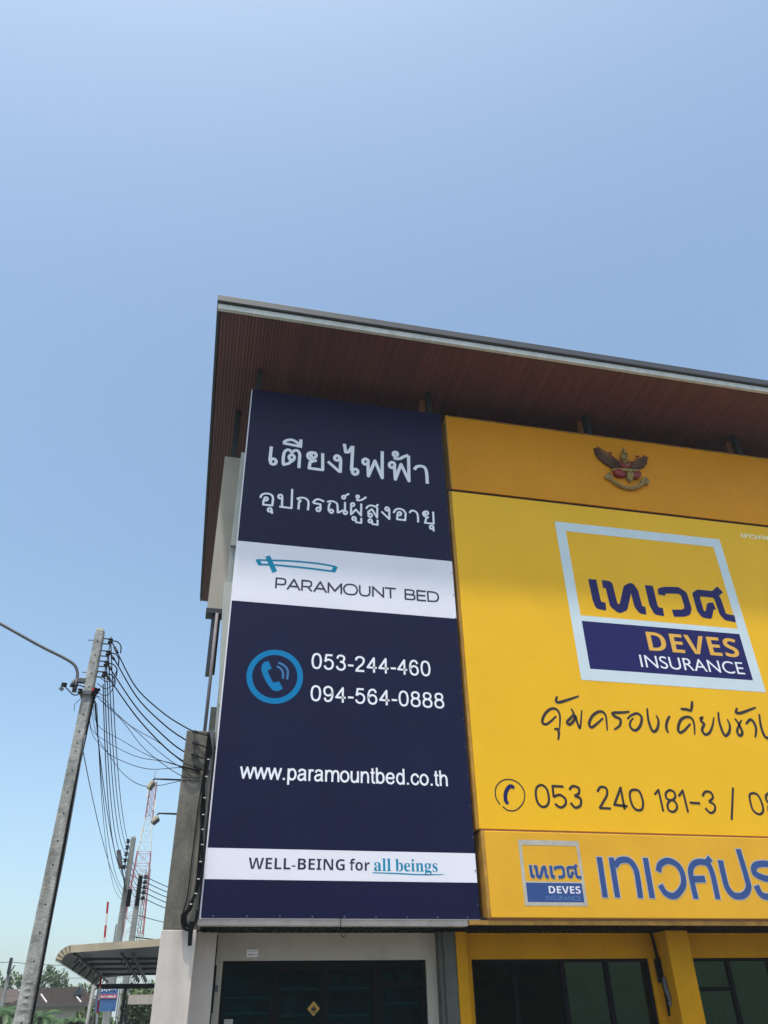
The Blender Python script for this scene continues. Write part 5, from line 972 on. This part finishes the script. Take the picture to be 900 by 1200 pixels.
# banner on a frame under the carport
t = thing('roadside_banner', 'blue street banner with a red printed stripe seen under the carport', 'banner', (-2.2, 30, 0))
MB().box(-2.47, -1.86, 30.0, 30.03, 2.28, 3.02).build('cloth', M['banner_b'], t)
MB().box(-2.46, -1.87, 29.985, 29.998, 2.62, 2.74).build('red_stripe', M['banner_r'], t)
mb = MB(); rb = random.Random(3)
for i in range(9): mb.box(-2.42 + i * .058, -2.42 + i * .058 + rb.uniform(.02, .045), 29.98, 29.984, 2.645, 2.645 + rb.uniform(.04, .075))
tag(mb.build('printed_marks', M['white'], t), kind='stuff')
mb = MB(); [mb.box(-2.44 + i * .07, -2.44 + i * .07 + rb.uniform(.02, .05), 29.985, 29.998, 2.80 + rb.uniform(0, .06), 2.90) for i in range(8)]
tag(mb.build('printed_marks', M['pale'], t), kind='stuff')
for x in (-2.5, -1.83): MB().box(x, x + .03, 30.0, 30.04, 0, 3.05).build('banner_post', M['galv'], t)
t = thing('gate_wall', 'low weathered white lintel with dark gate grille beside the pillar base', 'gate', (-1.05, 28, 0))
MB().box(-1.42, -.5, 28, 28.2, 2.40, 2.64).build('lintel', M['render_w'], t)
for i in range(8): MB().box(-1.38 + i * .115, -1.36 + i * .115, 28.05, 28.09, 0, 2.398).build('grille_bar', M['darksteel'], t)
for x in (-1.42, -.52): MB().box(x, x + .05, 28.0, 28.2, 0, 2.398).build('gate_post', M['darksteel'], t)
t = thing('slim_post', 'pale concrete fence post left of the red and white boom', 'post', (-2.42, 26.9, 0))
MB().tube([(-2.42, 27, 0), (-2.36, 27, 2.85)], .05, 8).build('shaft', M['pole_far'], t)

# ================================================================= ACROSS THE ROAD (out of view, added for the shop glass to mirror)
O = thing('reflection_building', 'plain dark grey building added out of view across the road for the shop glass to mirror', 'building', (4, -19, 0))
MB().box(-14, 20, -26, -19, 0, 6.6).build('wall', M['dgrey'], O)  # added wall kept dark so the mirrored street stays dim
MB().box(-14.4, 20.4, -26, -18.4, 6.6, 6.9).build('parapet', M['render_w'], O)
for i in range(11):
    w_ = MB().box(-12.4 + i * 3, -10.9 + i * 3, -19.0, -18.95, 3.9, 5.4).build('window', M['frame'], O)
    MB().box(-12.3 + i * 3, -11.0 + i * 3, -18.95, -18.93, 4.0, 5.3).build('pane', M['glass'], w_)
for i, (x, y, h, c) in enumerate([(-3, -12.5, 6.5, (2.2, 1.6, 2.0)), (5.5, -13, 8, (2.6, 1.8, 2.6)), (12.5, -12.5, 7, (2.6, 1.8, 2.2))]):
    tree('broadleaf_tree', 'tree added out of view across the road, ' + ['left', 'middle', 'right'][i] + ' of three mirrored in the shop glass', x, y, h, c, 2200, M['leaf'], .22, 'unseen trees added across the road')

# ================================================================= HAZE
hz_m = bpy.data.materials.new('air_haze'); hz_m.use_nodes = True; N = hz_m.node_tree.nodes; N.clear()
pv = N.new('ShaderNodeVolumePrincipled'); pv.inputs['Density'].default_value = 0.0007; pv.inputs['Color'].default_value = (0.88, 0.93, 1.0, 1)
ho = N.new('ShaderNodeOutputMaterial'); hz_m.node_tree.links.new(pv.outputs[0], ho.inputs['Volume'])
tag(MB().box(-1600, 1600, -1600, 2600, -1.2, 42.0).build('haze', hz_m), kind='stuff')
